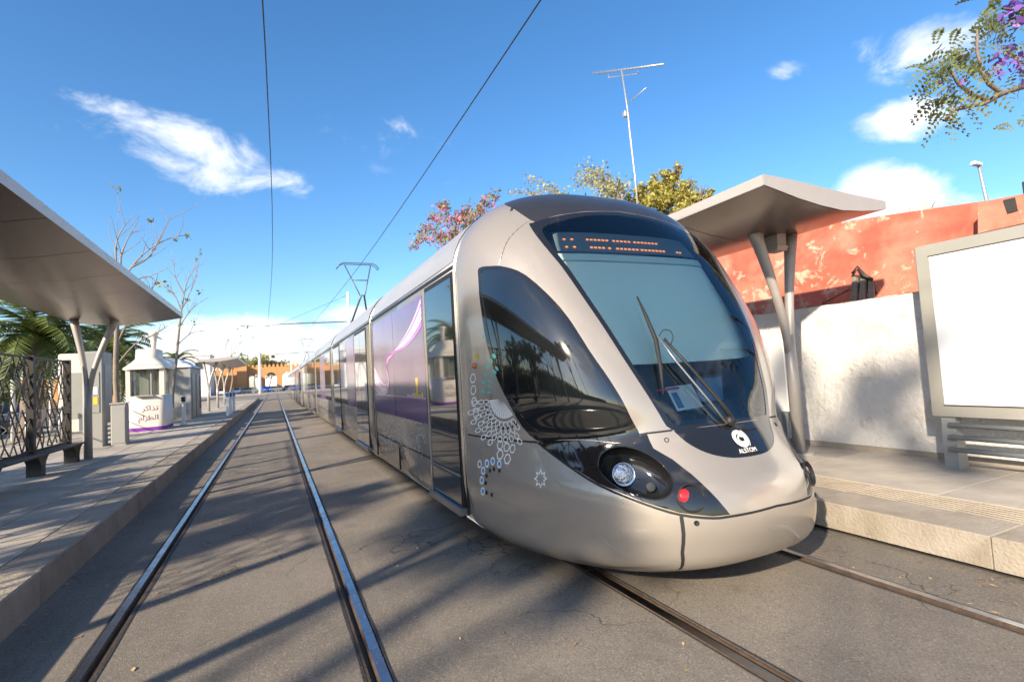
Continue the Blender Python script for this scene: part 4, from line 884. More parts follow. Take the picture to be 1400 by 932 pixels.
def lattice_screen():
    # decorative iron screens on a bench plinth, in bays between posts
    ys = [12.75 - i * 1.66 for i in range(7)]; x = -3.66
    for b in range(6):
        y1, y0 = ys[b], ys[b + 1]
        pos = ('end bay of the iron lattice screen beside the forked shelter post', 'second bay of the iron lattice screen from the forked shelter post', 'third bay of the iron lattice screen from the forked shelter post')[min(b, 2)] if b < 3 else 'iron lattice screen bay %s under the shelter' % {3: 'by the middle forked post', 4: 'one bay short of the open end', 5: 'at the open end of the row'}[b]
        r = thing('lattice_screen', pos, 'screen', (x, (y0 + y1) / 2, .62), 'lattice screens behind the bench'); rng = random.Random(b)
        for y in ((y1, y0) if b == 5 else (y1,)): MB().box(x - .05, x + .05, y - .05, y + .05, PZ - .01, 2.24).build('post', 'iron', r)
        z0, z1 = .66, 2.20; W = y1 - y0 - .1
        nx, nz = 7, 9; pt = {}
        for j in range(nz + 1):
            for i in range(nx + 1):
                px = (i + (.5 if j % 2 else 0) - .25 + rng.uniform(-.17, .17)) / nx; pz = (j + rng.uniform(-.2, .2)) / nz
                pt[i, j] = (x + rng.uniform(-.012, .012), y0 + .05 + W * min(max(px, 0), 1), z0 + (z1 - z0) * min(max(pz, 0), 1))
        mb = MB()
        for j in range(nz + 1):
            for i in range(nx + 1):
                if j < nz:
                    k = i + (1 if j % 2 else 0); 
                    if (i, j + 1) in pt and (i + j) % 5 != 0: bar(mb, pt[i, j], pt[i, j + 1], .016, .018)
                    if (k, j + 1) in pt and k != i and (i * 3 + j) % 7 != 0: bar(mb, pt[i, j], pt[k, j + 1], .014, .016)
                    if not j % 2 and i > 0 and (i * 2 + j) % 5 != 1: bar(mb, pt[i, j], pt[i - 1, j + 1], .014, .016)
                if i < nx and (i + 2 * j) % 3 == 0: bar(mb, pt[i, j], pt[i + 1, j], .014, .016)
        mb.build('lattice', 'iron', r)['kind'] = 'stuff'
        for z in (z0 - .01, z1 + .01): MB().box(x - .018, x + .018, y0 + .05, y1 - .05, z - .015, z + .015).build('rail', 'iron', r)
    for b in range(3):
        y1, y0 = ys[b * 2] + .12, ys[b * 2 + 2] + .16
        r = thing('platform_bench', ['slatted iron bench by the forked post under the lattice screen', 'slatted iron bench in the middle of the lattice screen row', 'slatted iron bench under the last lattice bays'][b], 'bench', (x + .28, (y0 + y1) / 2, PZ), 'benches under the lattice screens')
        for i in range(4): MB().bevbox(x - .12 + i * .092, x - .04 + i * .092, y0, y1, .59, .62, .006).build('slat', 'iron', r)
        for y in [q for q in ys if y0 - .05 < q < y1]:
            sh = smoothpoly([(-.10, PZ - .005), (-.085, PZ + .10), (-.12, PZ + .22), (-.26, .585)], False, 4); MB().prism([(y + a, z) for a, z in sh] + [(y - a, z) for a, z in sh[::-1]], 0, x - .03, x + .16).build('leg', 'iron', r)
lattice_screen()

def info_box():
    r = thing('control_cabinet', 'waist high grey cabinet with louvred side at the foot of the thin tree', 'cabinet', (-3.5, 16.0, PZ))
    MB().bevbox(-3.70, -3.38, 15.8, 16.1, PZ, 1.27, .02).build('cabinet_body', 'kiosk_grey', r); MB().bevbox(-3.72, -3.36, 15.78, 16.12, 1.275, 1.31, .012).build('lid', 'kiosk_grey', r)
    for i in range(5): MB().bevbox(-3.77, -3.705, 15.85, 16.05, PZ + .08 + i * .11, PZ + .14 + i * .11, .01).build('louvre', 'frame_grey', r)
    MB().box(-3.67, -3.41, 15.788, 15.799, PZ + .06, 1.2).build('door', 'kiosk_grey', r)
    r = thing('ticket_machine', 'tall grey ticket machine cabinet behind the forked shelter post', 'ticket machine', (-4.1, 16.1, PZ))
    MB().bevbox(-4.28, -3.86, 15.9, 16.7, PZ, 2.62, .03).build('machine_body', 'kiosk_grey', r); MB().box(-4.2, -3.94, 15.885, 15.899, 1.1, 2.1).build('screen_panel', 'frame_grey', r)
    for i in range(4): MB().box(-4.18 + (i % 2) * .12, -4.09 + (i % 2) * .12, 15.876, 15.884, 1.3 + (i // 2) * .25, 1.48 + (i // 2) * .25).build('poster', ('panel_white', 'yellow', 'brown_print', 'paper')[i], r)
    MB().box(-3.859, -3.85, 16.0, 16.6, .9, 2.3).build('side_panel', 'frame_grey', r)
    r = thing('information_board', 'pale upright information board behind the kiosk trees', 'information board', (-5.0, 18.5, PZ))
    MB().bevbox(-5.5, -4.55, 18.45, 18.6, PZ + .3, 2.75, .03).build('board', 'kiosk', r); MB().box(-5.4, -4.65, 18.44, 18.449, .9, 2.2).build('poster', 'frame_grey', r)
    for x in (-5.4, -4.65): MB().box(x - .04, x + .04, 18.48, 18.56, PZ, PZ + .31).build('leg', 'kiosk_grey', r)
info_box()

def rounded(x0, x1, y0, y1, r, n=5):
    out = []
    for cx, cy, a in ((x1 - r, y0 + r, -90), (x1 - r, y1 - r, 0), (x0 + r, y1 - r, 90), (x0 + r, y0 + r, 180)):
        for i in range(n + 1): t = math.radians(a + 90 * i / n); out.append((cx + r * math.cos(t), cy + r * math.sin(t)))
    return out
def put_text(body, size, m, nm, parent, loc, rotz=0):
    me = text_mesh(body, size); me.materials.append(MAT[m]); o = bpy.data.objects.new(nm, me); COL.objects.link(o)
    adopt(o, parent); o.matrix_basis = Matrix.Translation(loc) @ Matrix.Rotation(rotz, 4, 'Z') @ Matrix.Rotation(math.pi / 2, 4, 'X'); return o
def kiosk():
    x0, x1, y0, y1 = -4.42, -3.32, 20.5, 22.1
    r = thing('ticket_kiosk', 'cream ticket kiosk with purple Arabic lettering and a chimney roof', 'kiosk', ((x0 + x1) / 2, (y0 + y1) / 2, PZ))
    def ring(d, z, rr=.22): return [(x, y, z) for x, y in rounded(x0 + d, x1 - d, y0 + d, y1 - d, rr)]
    def loft(rs, nm, m, cap=True):
        mb = MB(); mb.grid([q + [q[0]] for q in rs], True); n = len(rs[0]) + 1
        if cap: b = len(mb.v); mb.f.append(tuple(b - n + i for i in range(n - 1))); mb.sm.append(False)
        return mb.build(nm, m, r)
    loft([ring(.0, PZ), ring(0, 1.42)], 'base_wall', 'kiosk'); loft([ring(-.012, PZ + .02), ring(-.012, PZ + .14)], 'purple_band', 'purple', False)
    for (a, b, c, d) in ((x0 + .02, x0 + .14, y0 + .03, y0 + .16), (x1 - .16, x1 - .02, y0 + .03, y0 + .16), (x0 + .02, x0 + .14, y1 - .16, y1 - .03), (x1 - .14, x1 - .02, y1 - .16, y1 - .03)): MB().box(a, b, c, d, 1.42, 2.36).build('corner_post', 'kiosk', r)
    loft([ring(.10, 1.425), ring(.10, 2.34)], 'glazing', 'pane', False)
    MB().box(x0 + .4, x1 - .4, y1 - .35, y1 - .3, 1.43, 2.3).build('inner_partition', 'frame_grey', r); MB().box(x0 + .30, x1 - .42, y0 + .5, y0 + .53, 1.43, 2.3).build('curtain', 'kiosk', r)
    MB().box(x1 - .42, x1 - .38, y0 + .09, y0 + .12, 1.43, 2.33).build('mullion', 'kiosk_grey', r)
    MB().bevbox(x0 + .3, x1 - .3, y0 - .12, y0 + .1, 1.40, 1.44, .01).build('counter', 'kiosk_grey', r)
    loft([ring(-.07, 2.30), ring(-.07, 2.36), ring(.10, 2.52), ring(.20, 2.64), ring(.22, 2.70), ring(.23, 2.98)], 'roof', 'kiosk')
    cx, cy = (x0 + x1) / 2 + .12, (y0 + y1) / 2
    MB().lathe([(.07, 2.97), (.08, 3.2), (.11, 3.45), (.15, 3.54), (.15, 3.6), (.08, 3.62)], (cx, cy, 0), 14).build('chimney', 'kiosk', r)
    put_text('\uFEAE\uFEDB\uFE8D\uFEAC\uFE97', .24, 'purple_text', 'lettering', r, (x1 - .42, y0 - .004, .93)); put_text('\uFEE1\uFE8D\uFEAE\uFEC4\uFEDF\uFE8D', .24, 'purple_text', 'lettering', r, (x1 - .47, y0 - .004, .62))
    o = put_text('\uFEE1\uFE8D\uFEAE\uFEC4\uFEDF\uFE8D \uFEAE\uFEDB\uFE8D\uFEAC\uFE97', .16, 'dim_text', 'lettering', r, ((x0 + x1) / 2, y0 - .03, 2.42)); o.matrix_basis = o.matrix_basis @ Matrix.Rotation(math.radians(-20), 4, 'X')
    bar_ = MB().tube([(x0 + .05, y0 - .04, 1.05), (x0 + .55, y0 - .05, .75)], .012, 5).build('hand_rail', 'steel', r)
kiosk()

def cabin():
    x0, x1, y0, y1 = -5.2, -3.4, 26.8, 30.6
    r = thing('service_cabin', 'grey prefabricated service cabin with a low pitched roof beyond the kiosk', 'cabin', ((x0 + x1) / 2, (y0 + y1) / 2, PZ))
    MB().box(x0, x1, y0, y1, PZ, 2.55).build('wall', 'kiosk_grey', r)
    MB().add([(x0 - .1, y0 - .1, 2.56), (x1 + .1, y0 - .1, 2.56), (x1 + .1, y1 + .1, 2.56), (x0 - .1, y1 + .1, 2.56), (x0 + .6, y0 + .8, 3.02), (x1 - .6, y0 + .8, 3.02), (x1 - .6, y1 - .8, 3.02), (x0 + .6, y1 - .8, 3.02)], [(0, 1, 5, 4), (1, 2, 6, 5), (2, 3, 7, 6), (3, 0, 4, 7), (4, 5, 6, 7), (3, 2, 1, 0)]).build('roof', 'white_paint', r)
    for y in (27.3, 28.7): MB().box(x1, x1 + .03, y, y + .95, PZ + .05, 2.3).build('door', 'frame_grey', r)
    MB().box(x1, x1 + .035, 29.8, 30.3, .6, 2.2).build('louvre_panel', 'iron', r); MB().box(x1 - .05, x1 + .02, y0 - .02, y0 + .05, PZ, 2.55).build('corner_trim', 'galv', r)
    MB().box(x0 + .5, x0 + 1.15, y0 - .03, y0, .8, 2.1).build('poster_panel', 'panel_white', r)
cabin()

def validator(loc, label, blue):
    x, y = loc; r = thing('ticket_validator', label, 'validator', (x, y, PZ), 'ticket validator posts')
    MB().bevbox(x - .06, x + .06, y - .05, y + .05, PZ, 1.05, .01).build('post', 'white_paint', r)
    MB().bevbox(x - .09, x + .09, y - .08, y + .07, 1.05, 1.34, .02).build('reader_head', 'white_paint', r)
    MB().box(x - .07, x + .07, y - .085, y - .081, 1.1, 1.28).build('display', 'blue_paint' if blue else 'cab_dark', r)
    MB().bevbox(x - .12, x + .12, y - .1, y + .1, PZ, PZ + .02, .004).build('base_plate', 'galv', r)
validator((-1.98, 27.1), 'first white ticket validator post at the platform edge past the kiosk', True)
validator((-1.95, 28.5), 'second white ticket validator post at the platform edge past the kiosk', False)
validator((-1.95, 30.7), 'third white ticket validator post at the platform edge past the kiosk', True)
validator((-3.10, 22.7), 'white validator post close beside the cream kiosk', False)

def billboard():
    x = 6.18; y1 = 3.045; y0 = -.1
    r = thing('advert_board', 'large blank white advert board in a grey frame with bench rails below', 'billboard', (x, (y0 + y1) / 2, PZ))
    MB().bevbox(x, x + .13, y0, y1, .78, 2.55, .012).build('case', 'frame_grey', r)
    MB().box(x - .004, x + .01, y0 + .13, y1 - .13, .90, 2.42).build('white_sheet', 'panel_white', r)
    for (a, b, c, d) in ((y0 + .122, y1 - .122, 2.42, 2.432), (y0 + .122, y1 - .122, .888, .90)): MB().box(x - .006, x + .008, a, b, c, d).build('bead', 'iron', r)
    for y in (y1 - .13, y0 + .13):
        MB().prism([(x + .01, PZ - .01), (x + .20, PZ - .01), (x + .15, .79), (x + .03, .79)], 1, y - .06, y + .06).build('leg', 'bench_rail', r)
    for z, xx in ((.695, x + .01), (.575, x - .01), (.455, x - .03)): MB().tube([(xx, y1 - .14, z), (xx, y0 + .14, z)], .026, 8).build('rail', 'bench_rail', r)
    r = thing('notice_board', 'small blank white notice board against the wall behind the tram nose', 'notice board', (6.45, 5.4, PZ))
    MB().bevbox(6.42, 6.48, 4.86, 5.9, .72, 1.72, .01).build('board', 'panel_white', r)
    for y in (4.95, 5.8): MB().box(6.43, 6.47, y - .03, y + .03, PZ - .01, .73).build('leg', 'bench_rail', r)
billboard()

# ================================================================== RIGHT SIDE: WALL, RED BUILDING, PLANTS
def right_side():
    wx = 6.70
    w = thing('garden_wall', 'rough whitewashed wall along the back of the platform', 'wall', (wx + .1, 6, PZ))
    MB().box(wx, wx + .22, -6, 9.0, PZ - .2, 2.13).build('wall_body', 'white_wall', w)
    mb = MB(); rng = random.Random(5); pts = []
    for i in range(76): y = -6 + i * .2; pts.append((y, rng.uniform(-.012, .012)))
    mb.grid([[(wx - .012, y, 2.132 + j), (wx + .23, y, 2.145 + j)] for y, j in pts], False); mb.build('coping', 'white_wall', w)
    MB().box(wx - .035, wx, -6, 9.0, PZ - .1, PZ + .06).build('plinth', 'concrete', w)
    # red building behind and above the wall
    b = thing('red_building', 'weathered red limewashed building with peeling plaster above the white wall', 'building', (9, 2, 0))
    rx = 7.70; R = lambda x, y, d=0: atX(x, y, rx + d); yz = lambda x, y, d=0: tuple(R(x, y, d)[1:])
    tops = [yz(985, 331), yz(1060, 318), yz(1160, 302), yz(1240, 290), yz(1330, 277), yz(1400, 267)]
    MB().prism([(-6, -.1), (10.5, -.1), (10.5, tops[0][1])] + tops + [(-6, tops[-1][1])], 0, rx, rx + .6).build('front_wall', 'red_wall', b)
    MB().box(rx + .61, 12, -6, 9.3, 0, 2.9).build('rear_block', 'red_wall', b)
    e = -.30
    MB().prism([yz(1337, 277, e), yz(1337, 319, e), yz(1400, 305, e), (1.2, yz(1400, 305, e)[1]), (1.2, yz(1400, 267, e)[1]), yz(1400, 265, e)], 0, rx + e, rx - .002).build('ledge_block', 'red_wall', b)
    MB().prism([yz(1372, 274, e), yz(1378, 292, e), yz(1392, 288, e), yz(1388, 270, e)], 0, rx + e - .012, rx + e - .002).build('recess', 'iron', b)
    y_, z_ = yz(1395, 262); MB().bevbox(rx + .05, rx + .4, y_ - .5, y_, z_ - .1, z_ + .12, .01).build('parapet_block', 'iron', b)
    y_, z_ = yz(1247, 290); MB().bevbox(rx + .06, rx + .26, y_ - .1, y_ + .07, z_ - .05, z_ + .14, .02).build('chimney_block', 'kiosk', b)
    MB().prism([yz(1165, 376), yz(1165, 400), yz(1200, 402), yz(1192, 382), yz(1180, 376)], 0, rx - .008, rx - .001).build('broken_niche', 'iron', b)
    for i in range(3): MB().prism([yz(1168 + i * 11, 378 + i * 3), yz(1165 + i * 12, 414), yz(1174 + i * 12, 412), yz(1174 + i * 11, 379 + i * 3)], 0, rx - .05, rx - .009).build('exposed_lath', 'bark_pale', b)
    MB().tube([tuple(R(1165, 374, -.06)), tuple(R(1172, 364, -.06)), tuple(R(1182, 377, -.06)), tuple(R(1193, 382, -.06))], [.02, .012, .03, .02], 6).build('bent_strap', 'iron', b)
    MB().tube([tuple(R(1160, 396, -.02)), tuple(atX(1125, 415, 6.9))], .012, 6).build('iron_stay', 'iron', b)
    MB().box(6.921, rx - .001, -6, 9.3, -.1, 1.9).build('infill', 'concrete', b)
    dp = R(1270, 291, .35)
    d = thing('satellite_dish', 'grey satellite dish on the red parapet', 'satellite dish', (dp[0], dp[1], dp[2] - .1))
    q = MB().lathe([(.02, .07), (.10, .05), (.17, .018), (.20, 0), (.17, .026), (.10, .06), (.02, .08)], (0, 0, 0), 20); m = Vector((-.35, -.5, .55)).normalized().to_track_quat('Z', 'Y').to_matrix(); q.v = [tuple(m @ Vector(v) + Vector(dp)) for v in q.v]; q.build('reflector', 'dish', d)
    MB().tube([(dp[0] + .03, dp[1], dp[2] - .25), tuple(dp)], .015, 6).build('mount', 'galv', d)
    MB().tube([tuple(dp), tuple(dp + [-.1, -.14, .12])], .008, 5).build('feed_arm', 'galv', d)
    # house behind the tram that carries the aerial
    h = thing('flat_roof_house', 'plain flat roofed house hidden behind the tram roof', 'building', (11, 14, 0))
    MB().box(7.65, 14, 10.6, 25, -.1, 5.1).build('wall', 'white_wall', h); MB().box(7.55, 14.1, 10.5, 25.1, 5.1, 5.25).build('roof_slab', 'kiosk', h)
    a = thing('television_aerial', 'tall rooftop television aerial on a thin bent mast', 'aerial', (9.0, 10.8, 5.25))
    b0, t0 = np.array([9.0, 10.74, 5.25]), atX(850, 97, 9.0); mid = atX(858, 150, 9.0)
    MB().tube([tuple(b0), tuple(atX(868, 240, 9.0)), tuple(atX(861, 180, 9.0)), tuple(mid), tuple(t0)], [.03, .03, .03, .022, .02], 6).build('mast', 'galv', a)
    e0, e1 = atX(811, 101, 9.0), atX(908, 88, 9.0)
    boom = MB().tube([tuple(e0), tuple(e1)], .022, 6).build('boom', 'galv', a)
    for i in range(22):
        p = e0 + (e1 - e0) * (i + .5) / 22; l = .14 - .003 * i; MB().tube([tuple(p - [l * .8, l * .35, 0]), tuple(p + [l * .8, l * .35, 0])], .006, 4).build('element', 'galv', boom)
    s0, s1 = atX(832, 103, 9.0), atX(872, 97, 9.0); MB().tube([tuple(s0), tuple(s0 + [0, 0, -.08]), tuple(s1 + [0, 0, -.08]), tuple(s1)], .015, 5).build('brace', 'galv', a)
    f0, f1 = atX(858, 142, 9.0), atX(884, 120, 9.0); b2 = MB().tube([tuple(f0), tuple(f1)], .014, 5).build('small_boom', 'galv', a)
    for i in range(9):
        p = f0 + (f1 - f0) * (i + .5) / 9; MB().tube([tuple(p - [.14, .1, .12]), tuple(p + [.14, .1, .12])], .005, 4).build('element', 'galv', b2)
    MB().bevbox(8.93, 9.07, 10.9, 11.02, mid[2] - .16, mid[2] - .02, .01).build('junction_box', 'galv', a)
    MB().tube([tuple(atX(866, 232, 9.0)), (9.3, 11.6, 5.25)], .004, 4).build('guy_wire', 'wire', a)
    # lamp far behind the red building
    lp = thing('street_lamp', 'slender grey street lamp rising behind the red building', 'street lamp', (25.7, 10, 0))
    tp = atY(1338, 226, 10); MB().tube([(25.72, 10, 0), tuple(atY(1349, 275, 10)), tuple(tp)], [.10, .06, .05], 8).build('pole', 'galv', lp); MB().bevbox(tp[0] - .45, tp[0] + .1, 9.9, 10.1, tp[2] - .02, tp[2] + .1, .03).build('lamp_head', 'white_paint', lp)
right_side()

# ================================================================== OVERHEAD LINE
def overhead():
    for nm, X, z in (('contact wire over the empty left track', -.10, 5.65), ('contact wire over the tram track', 2.79, 5.68)):
        pts = [(X + .18 * math.sin(y * .11), y, z + .02 * math.sin(y * .2)) for y in np.linspace(-8, 108, 40)]
        tag(MB().tube(pts, .009, 6).build('contact_wire', 'wire'), 'thin dark ' + nm, 'wire', 'overhead contact wires')
    def mast(x, y, h, label, arms, r0=.14):
        r = thing('catenary_mast', label, 'mast', (x, y, 0), 'overhead line masts'); MB().tube([(x, y, -.1), (x, y, h)], [r0, r0 * .7], 10).build('pole', 'white_paint', r); MB().lathe([(r0 * 1.8, 0), (r0 * 1.8, .05), (r0, .06)], (x, y, PZ if x > 0 else 0), 10).build('base_plate', 'galv', r)
        if arms:
            MB().tube([(x, y, 5.98), (-2.0, y, 5.78)], [.045, .035], 6).build('bracket_arm', 'steel', r)
            for ax in (2.79, -.12): MB().tube([(ax - .6 if ax < 0 else ax, y, 5.86), (ax, y, 5.68)], .02, 5).build('steady_arm', 'steel', r)
            MB().tube([(x, y, h - .2), (.5, y, 5.88)], .012, 4).build('stay', 'wire', r)
            MB().lathe([(.05, -.1), (.08, -.05), (.05, 0), (.08, .05), (.05, .1)], (-1.6, y, 5.7), 8).build('insulator', 'steel', r)
    mast(5.25, 40, 8.2, 'white overhead line mast beside the tram with a long bracket arm', True)
    mast(5.6, 78, 8.3, 'overhead line mast past the end of the tram', True)
    mast(-2.65, 119, 8.3, 'thick white pole standing before the arcade arches', False, .32)
    mast(3.6, 126, 9.0, 'slimmer white pole before the right arcade arch', False, .16)
    def span(y, z, x0, x1, label): tag(MB().tube([(x0, y, z + .6), ((x0 + x1) / 2, y, z), (x1, y, z + .6)], .012, 4).build('span_wire', 'wire'), label, 'wire', 'span wires')
    span(62, 8.0, -9.5, 5.6, 'thin span wire slung across the tracks by the far shelter')
overhead()

# ================================================================== PLANTS
def limb_tree(base, h, seed, spread=.5, levels=3, r0=.09, lean=(0, 0), up=.55, first=.45, n1=5):
    """tapered trunk with limbs: list of tubes and of twig ends"""
    rng = random.Random(seed); tubes = []; tips = []
    def grow(p, d, L, r, lv):
        pts = [p]; q = Vector(p); dd = Vector(d); k = 5
        for i in range(k):
            dd = (dd + Vector((rng.gauss(0, .10), rng.gauss(0, .10), rng.gauss(0, .05) + .03 * up))).normalized(); q = q + dd * L / k; pts.append(tuple(q))
            if lv < levels and i >= (k * first if lv == 0 else 1):
                for _ in range(n1 if lv == 0 and i == k - 1 else (1 if rng.random() < .85 else 2)):
                    a = rng.uniform(0, 6.28); s = Vector((math.cos(a), math.sin(a), 0)); nd = (dd * (1 - spread) + s * spread + Vector((0, 0, up * .3))).normalized(); grow(tuple(q), nd, L * rng.uniform(.45, .7), r * .5, lv + 1)
            if lv == levels: tips.append(tuple(q))
        tubes.append((pts, [r * (1 - .6 * i / k) for i in range(k + 1)]))
    grow(tuple(base), Vector((lean[0], lean[1], 1)).normalized(), h, r0, 0); return tubes, tips
def tree(name, label, base, h, seed, leafm, nleaf, size, group=None, bark='bark', spreadm=.25, flower=None, crop=None, **kw):
    r = thing(name, label, 'tree', tuple(base), group); tb, tips = limb_tree(base, h, seed, **kw)
    mb = MB(); mb.tube(tb[-1][0], tb[-1][1], 8); mb.build('trunk', bark, r)
    mb = MB()
    for p, rr in tb[:-1]: mb.tube(p, rr, 5, cap=False)
    if mb.v: mb.build('limbs', bark, r)['kind'] = 'stuff'
    rg = np.random.default_rng(seed)
    if nleaf and tips:
        T = np.array(tips); idx = rg.integers(0, len(T), nleaf); lv = leaves(T[idx], size, rg, spreadm); lv.build('crown', leafm, r)['kind'] = 'stuff'
        if flower: leaves(T[rg.integers(0, len(T), int(nleaf * flower[1]))], size * 1.1, rg, spreadm * .7).build('blossom', flower[0], r)['kind'] = 'stuff'
    return r
def palm(label, base, h, fr, nf, seed, r0=.26):
    r = thing('palm_tree', label, 'tree', tuple(base), 'palms'); rg = random.Random(seed); x, y, z = base
    mb = MB(); pts = [(x, y, z - .05)]; rad = [r0 * 1.15]
    for i in range(12): pts.append((x + .02 * i, y, z + h * (i + 1) / 12)); rad.append(r0 * (1 + .08 * (i % 2)))
    mb.tube(pts, rad, 10).build('trunk', 'bark', r); top = Vector(pts[-1])
    for f in range(nf):
        a = f * 2.399 + rg.uniform(-.2, .2); el = math.radians(75 - 95 * (f / nf) + rg.uniform(-8, 8)); L = fr * rg.uniform(.85, 1.1); mb = MB(); c = []; n = 12
        d = Vector((math.cos(a), math.sin(a), 0)); p = top.copy(); e = el
        for i in range(n + 1): c.append(p.copy()); p = p + (d * math.cos(e) + Vector((0, 0, math.sin(e)))) * (L / n); e -= .155
        side = Vector((-d.y, d.x, 0))
        mb.tube([tuple(q) for q in c], [.025 * (1 - i / (n + 2)) + .004 for i in range(n + 1)], 4, cap=False)
        for i in range(1, n + 1):
            for sgn in (-1, 1):
                for hh in (0, .5):
                    q = c[i] - (c[i] - c[i - 1]) * hh; w = L * .19 * math.sin(math.pi * (i - hh + 1) / (n + 2)) ** .6; t = (c[i] - c[i - 1]).normalized()
                    e2 = q + side * sgn * w + t * w * .6 + Vector((0, 0, -w * .35 + rg.uniform(-.03, .03))); u = t * .06
                    mb.add([tuple(q - u), tuple(q + u), tuple(e2)], [(0, 1, 2)])
        mb.build('frond', 'palm_leaf', r)
    return r
def plants():
    # left: thin street trees with almost bare crowns
    g = 'bare young street trees'
    def bare(label, base, trunk, limbs, seed, r0):
        """thin tree given by the line of its trunk and of its limbs"""
        r = thing('young_tree', label, 'tree', tuple(base), g); rn = random.Random(seed); MB().tube(smoothpoly([tuple(base)] + trunk, False, 3), [r0 * (1 - .75 * i / (3 * len(trunk))) for i in range(3 * len(trunk) + 1)], 7).build('trunk', 'bark_pale', r)
        mb = MB(); tips = []
        for l in limbs:
            l = [np.array(p) for p in l]; mb.tube(smoothpoly([tuple(p) for p in l], False, 3), [r0 * .34 * (1 - .8 * i / (3 * len(l) - 3)) for i in range(3 * len(l) - 2)], 5, cap=False); tips.append(l[-1])
            for _ in range(5):
                k = rn.randrange(1, len(l)); p = l[k - 1] + (l[k] - l[k - 1]) * rn.random(); d = (l[k] - l[k - 1]); d = d / np.linalg.norm(d) + np.array([rn.gauss(0, .55), rn.gauss(0, .55), rn.gauss(.2, .4)]); L_ = rn.uniform(.25, .8); q = p + d * L_ * .5; e = q + (d + np.array([rn.gauss(0, .3), 0, .3])) * L_ * .5
                mb.tube([tuple(p), tuple(q), tuple(e)], [.012, .008, .003], 4, cap=False); tips.append(e)
        mb.build('limbs', 'bark_pale', r)['kind'] = 'stuff'; rg = np.random.default_rng(seed); T = np.array([t for t in tips if rn.random() < .25]); leaves(np.repeat(T, 6, 0), .085, rg, .06).build('leaf_tufts', 'leaf_olive', r)['kind'] = 'stuff'
    Q = lambda y: (lambda x, py: tuple(atY(x, py, y)))
    q = Q(17.2); bare('thin bare tree rising behind the shelter edge by the grey cabinet', (-3.82, 17.2, PZ), [q(158, 520), q(160, 440), q(164, 385), q(165, 350)], [[q(163, 390), q(158, 340), q(168, 312), q(185, 292)], [q(165, 352), q(173, 330), q(190, 300)], [q(163, 395), q(180, 365), q(205, 340), q(235, 325), q(256, 322)], [q(180, 365), q(205, 350), q(222, 318), q(232, 298)], [q(161, 420), q(185, 385), q(205, 378), q(215, 390)], [q(160, 470), q(180, 430), q(205, 400), q(215, 380)], [q(159, 500), q(185, 470), q(215, 455), q(230, 445)], [q(160, 455), q(150, 420), q(152, 395)]], 21, .085)
    q = Q(23.6); bare('leaning bare tree in front of the service cabin', (-3.72, 23.6, PZ), [q(240, 500), q(246, 440), q(252, 400)], [[q(252, 402), q(240, 380), q(238, 362)], [q(252, 400), q(258, 380), q(274, 358)], [q(250, 420), q(262, 395), q(270, 375)], [q(246, 445), q(260, 425), q(275, 412)], [q(244, 470), q(262, 455), q(285, 452)], [q(248, 425), q(240, 405), q(230, 390)]], 33, .075)
    q = Q(49); bare('small bare tree standing past the far shelter', (-3.6, 49, PZ), [q(318, 520), q(316, 490)], [[q(317, 500), q(308, 478), q(312, 465)], [q(316, 490), q(322, 474), q(330, 468)], [q(317, 500), q(330, 482), q(334, 472)], [q(317, 495), q(316, 475), q(320, 466)]], 44, .10)
    palm('broad palm with hanging fronds behind the lattice screen', (-7.5, 22.6, PZ - .02), 3.4, 2.6, 44, 3, .28)
    palm('second palm with its crown behind the forked post and ticket machine', (-6.7, 27.5, PZ - .3), 3.5, 2.6, 40, 8, .26)
    palm('distant palm seen above the service cabin roof', (-8.6, 57, 0), 4.2, 2.4, 34, 5)
    for i in range(5):
        y0 = -26 + i * 6.5; n = 4200; rg = np.random.default_rng(70 + i); P = np.stack([rg.uniform(-21.5, -19.8, n), rg.uniform(y0, y0 + 6.5, n), rg.uniform(.1, 3.4, n) * (1 - .25 * np.abs(np.sin(rg.uniform(0, 6, n))))], 1)
        r = thing('hedge', ['tall hedge facing the tram at the far back end of the side road', 'tall hedge behind the tall leafy tree', 'tall hedge behind the photographer across the side road', 'tall hedge facing the tram nose across the side road', 'tall hedge facing the front door of the tram'][i], 'hedge', (-20.6, y0 + 3.2, 0), 'tall hedges beyond the side road')
        leaves(P, .26, rg, .1).build('foliage', 'leaf_dark', r)['kind'] = 'stuff'; MB().box(-21.2, -20.2, y0, y0 + 6.5, -.01, 2.4).build('stems', 'leaf_dark', r)
    # clipped hedge and trees along the side road
    rg = np.random.default_rng(4)
    for i, (y0, y1) in enumerate(((6, 15), (16, 25), (27, 36))):
        n = 5200; P = np.stack([rg.uniform(-12.2, -11, n), rg.uniform(y0, y1, n), rg.uniform(.1, 1.9, n)], 1)
        r = thing('hedge', ['dense green hedge across the side road behind the lattice screen', 'green hedge across the side road behind the palms', 'green hedge across the side road behind the kiosk'][i], 'hedge', (-11.6, (y0 + y1) / 2, 0), 'hedges along the side road')
        leaves(P, .14, rg, .08).build('foliage', 'leaf', r)['kind'] = 'stuff'; MB().box(-11.9, -11.3, y0, y1, -.01, 1.4).build('stems', 'leaf_dark', r)
    # big trees left of and behind the camera: they dapple the road and show in the glass
    def crown_tree(label, base, blobs, leafm, n, size, seed, r0=.17, group='leafy street trees', name='street_tree'):
        """trunk, limbs to each clump, and leaves through the volume of the clumps"""
        r = thing(name, label, 'tree', tuple(base), group); rg = np.random.default_rng(seed); b = np.array(base, float); c = np.mean([np.array(q[:3]) for q in blobs], 0); fork = b + (c - b) * np.array([.35, .35, .55])
        MB().tube([tuple(b - [0, 0, .05]), tuple(b + (fork - b) * .5 + [.05, 0, 0]), tuple(fork)], [r0, r0 * .8, r0 * .65], 9).build('trunk', 'bark', r); mb = MB(); P = []
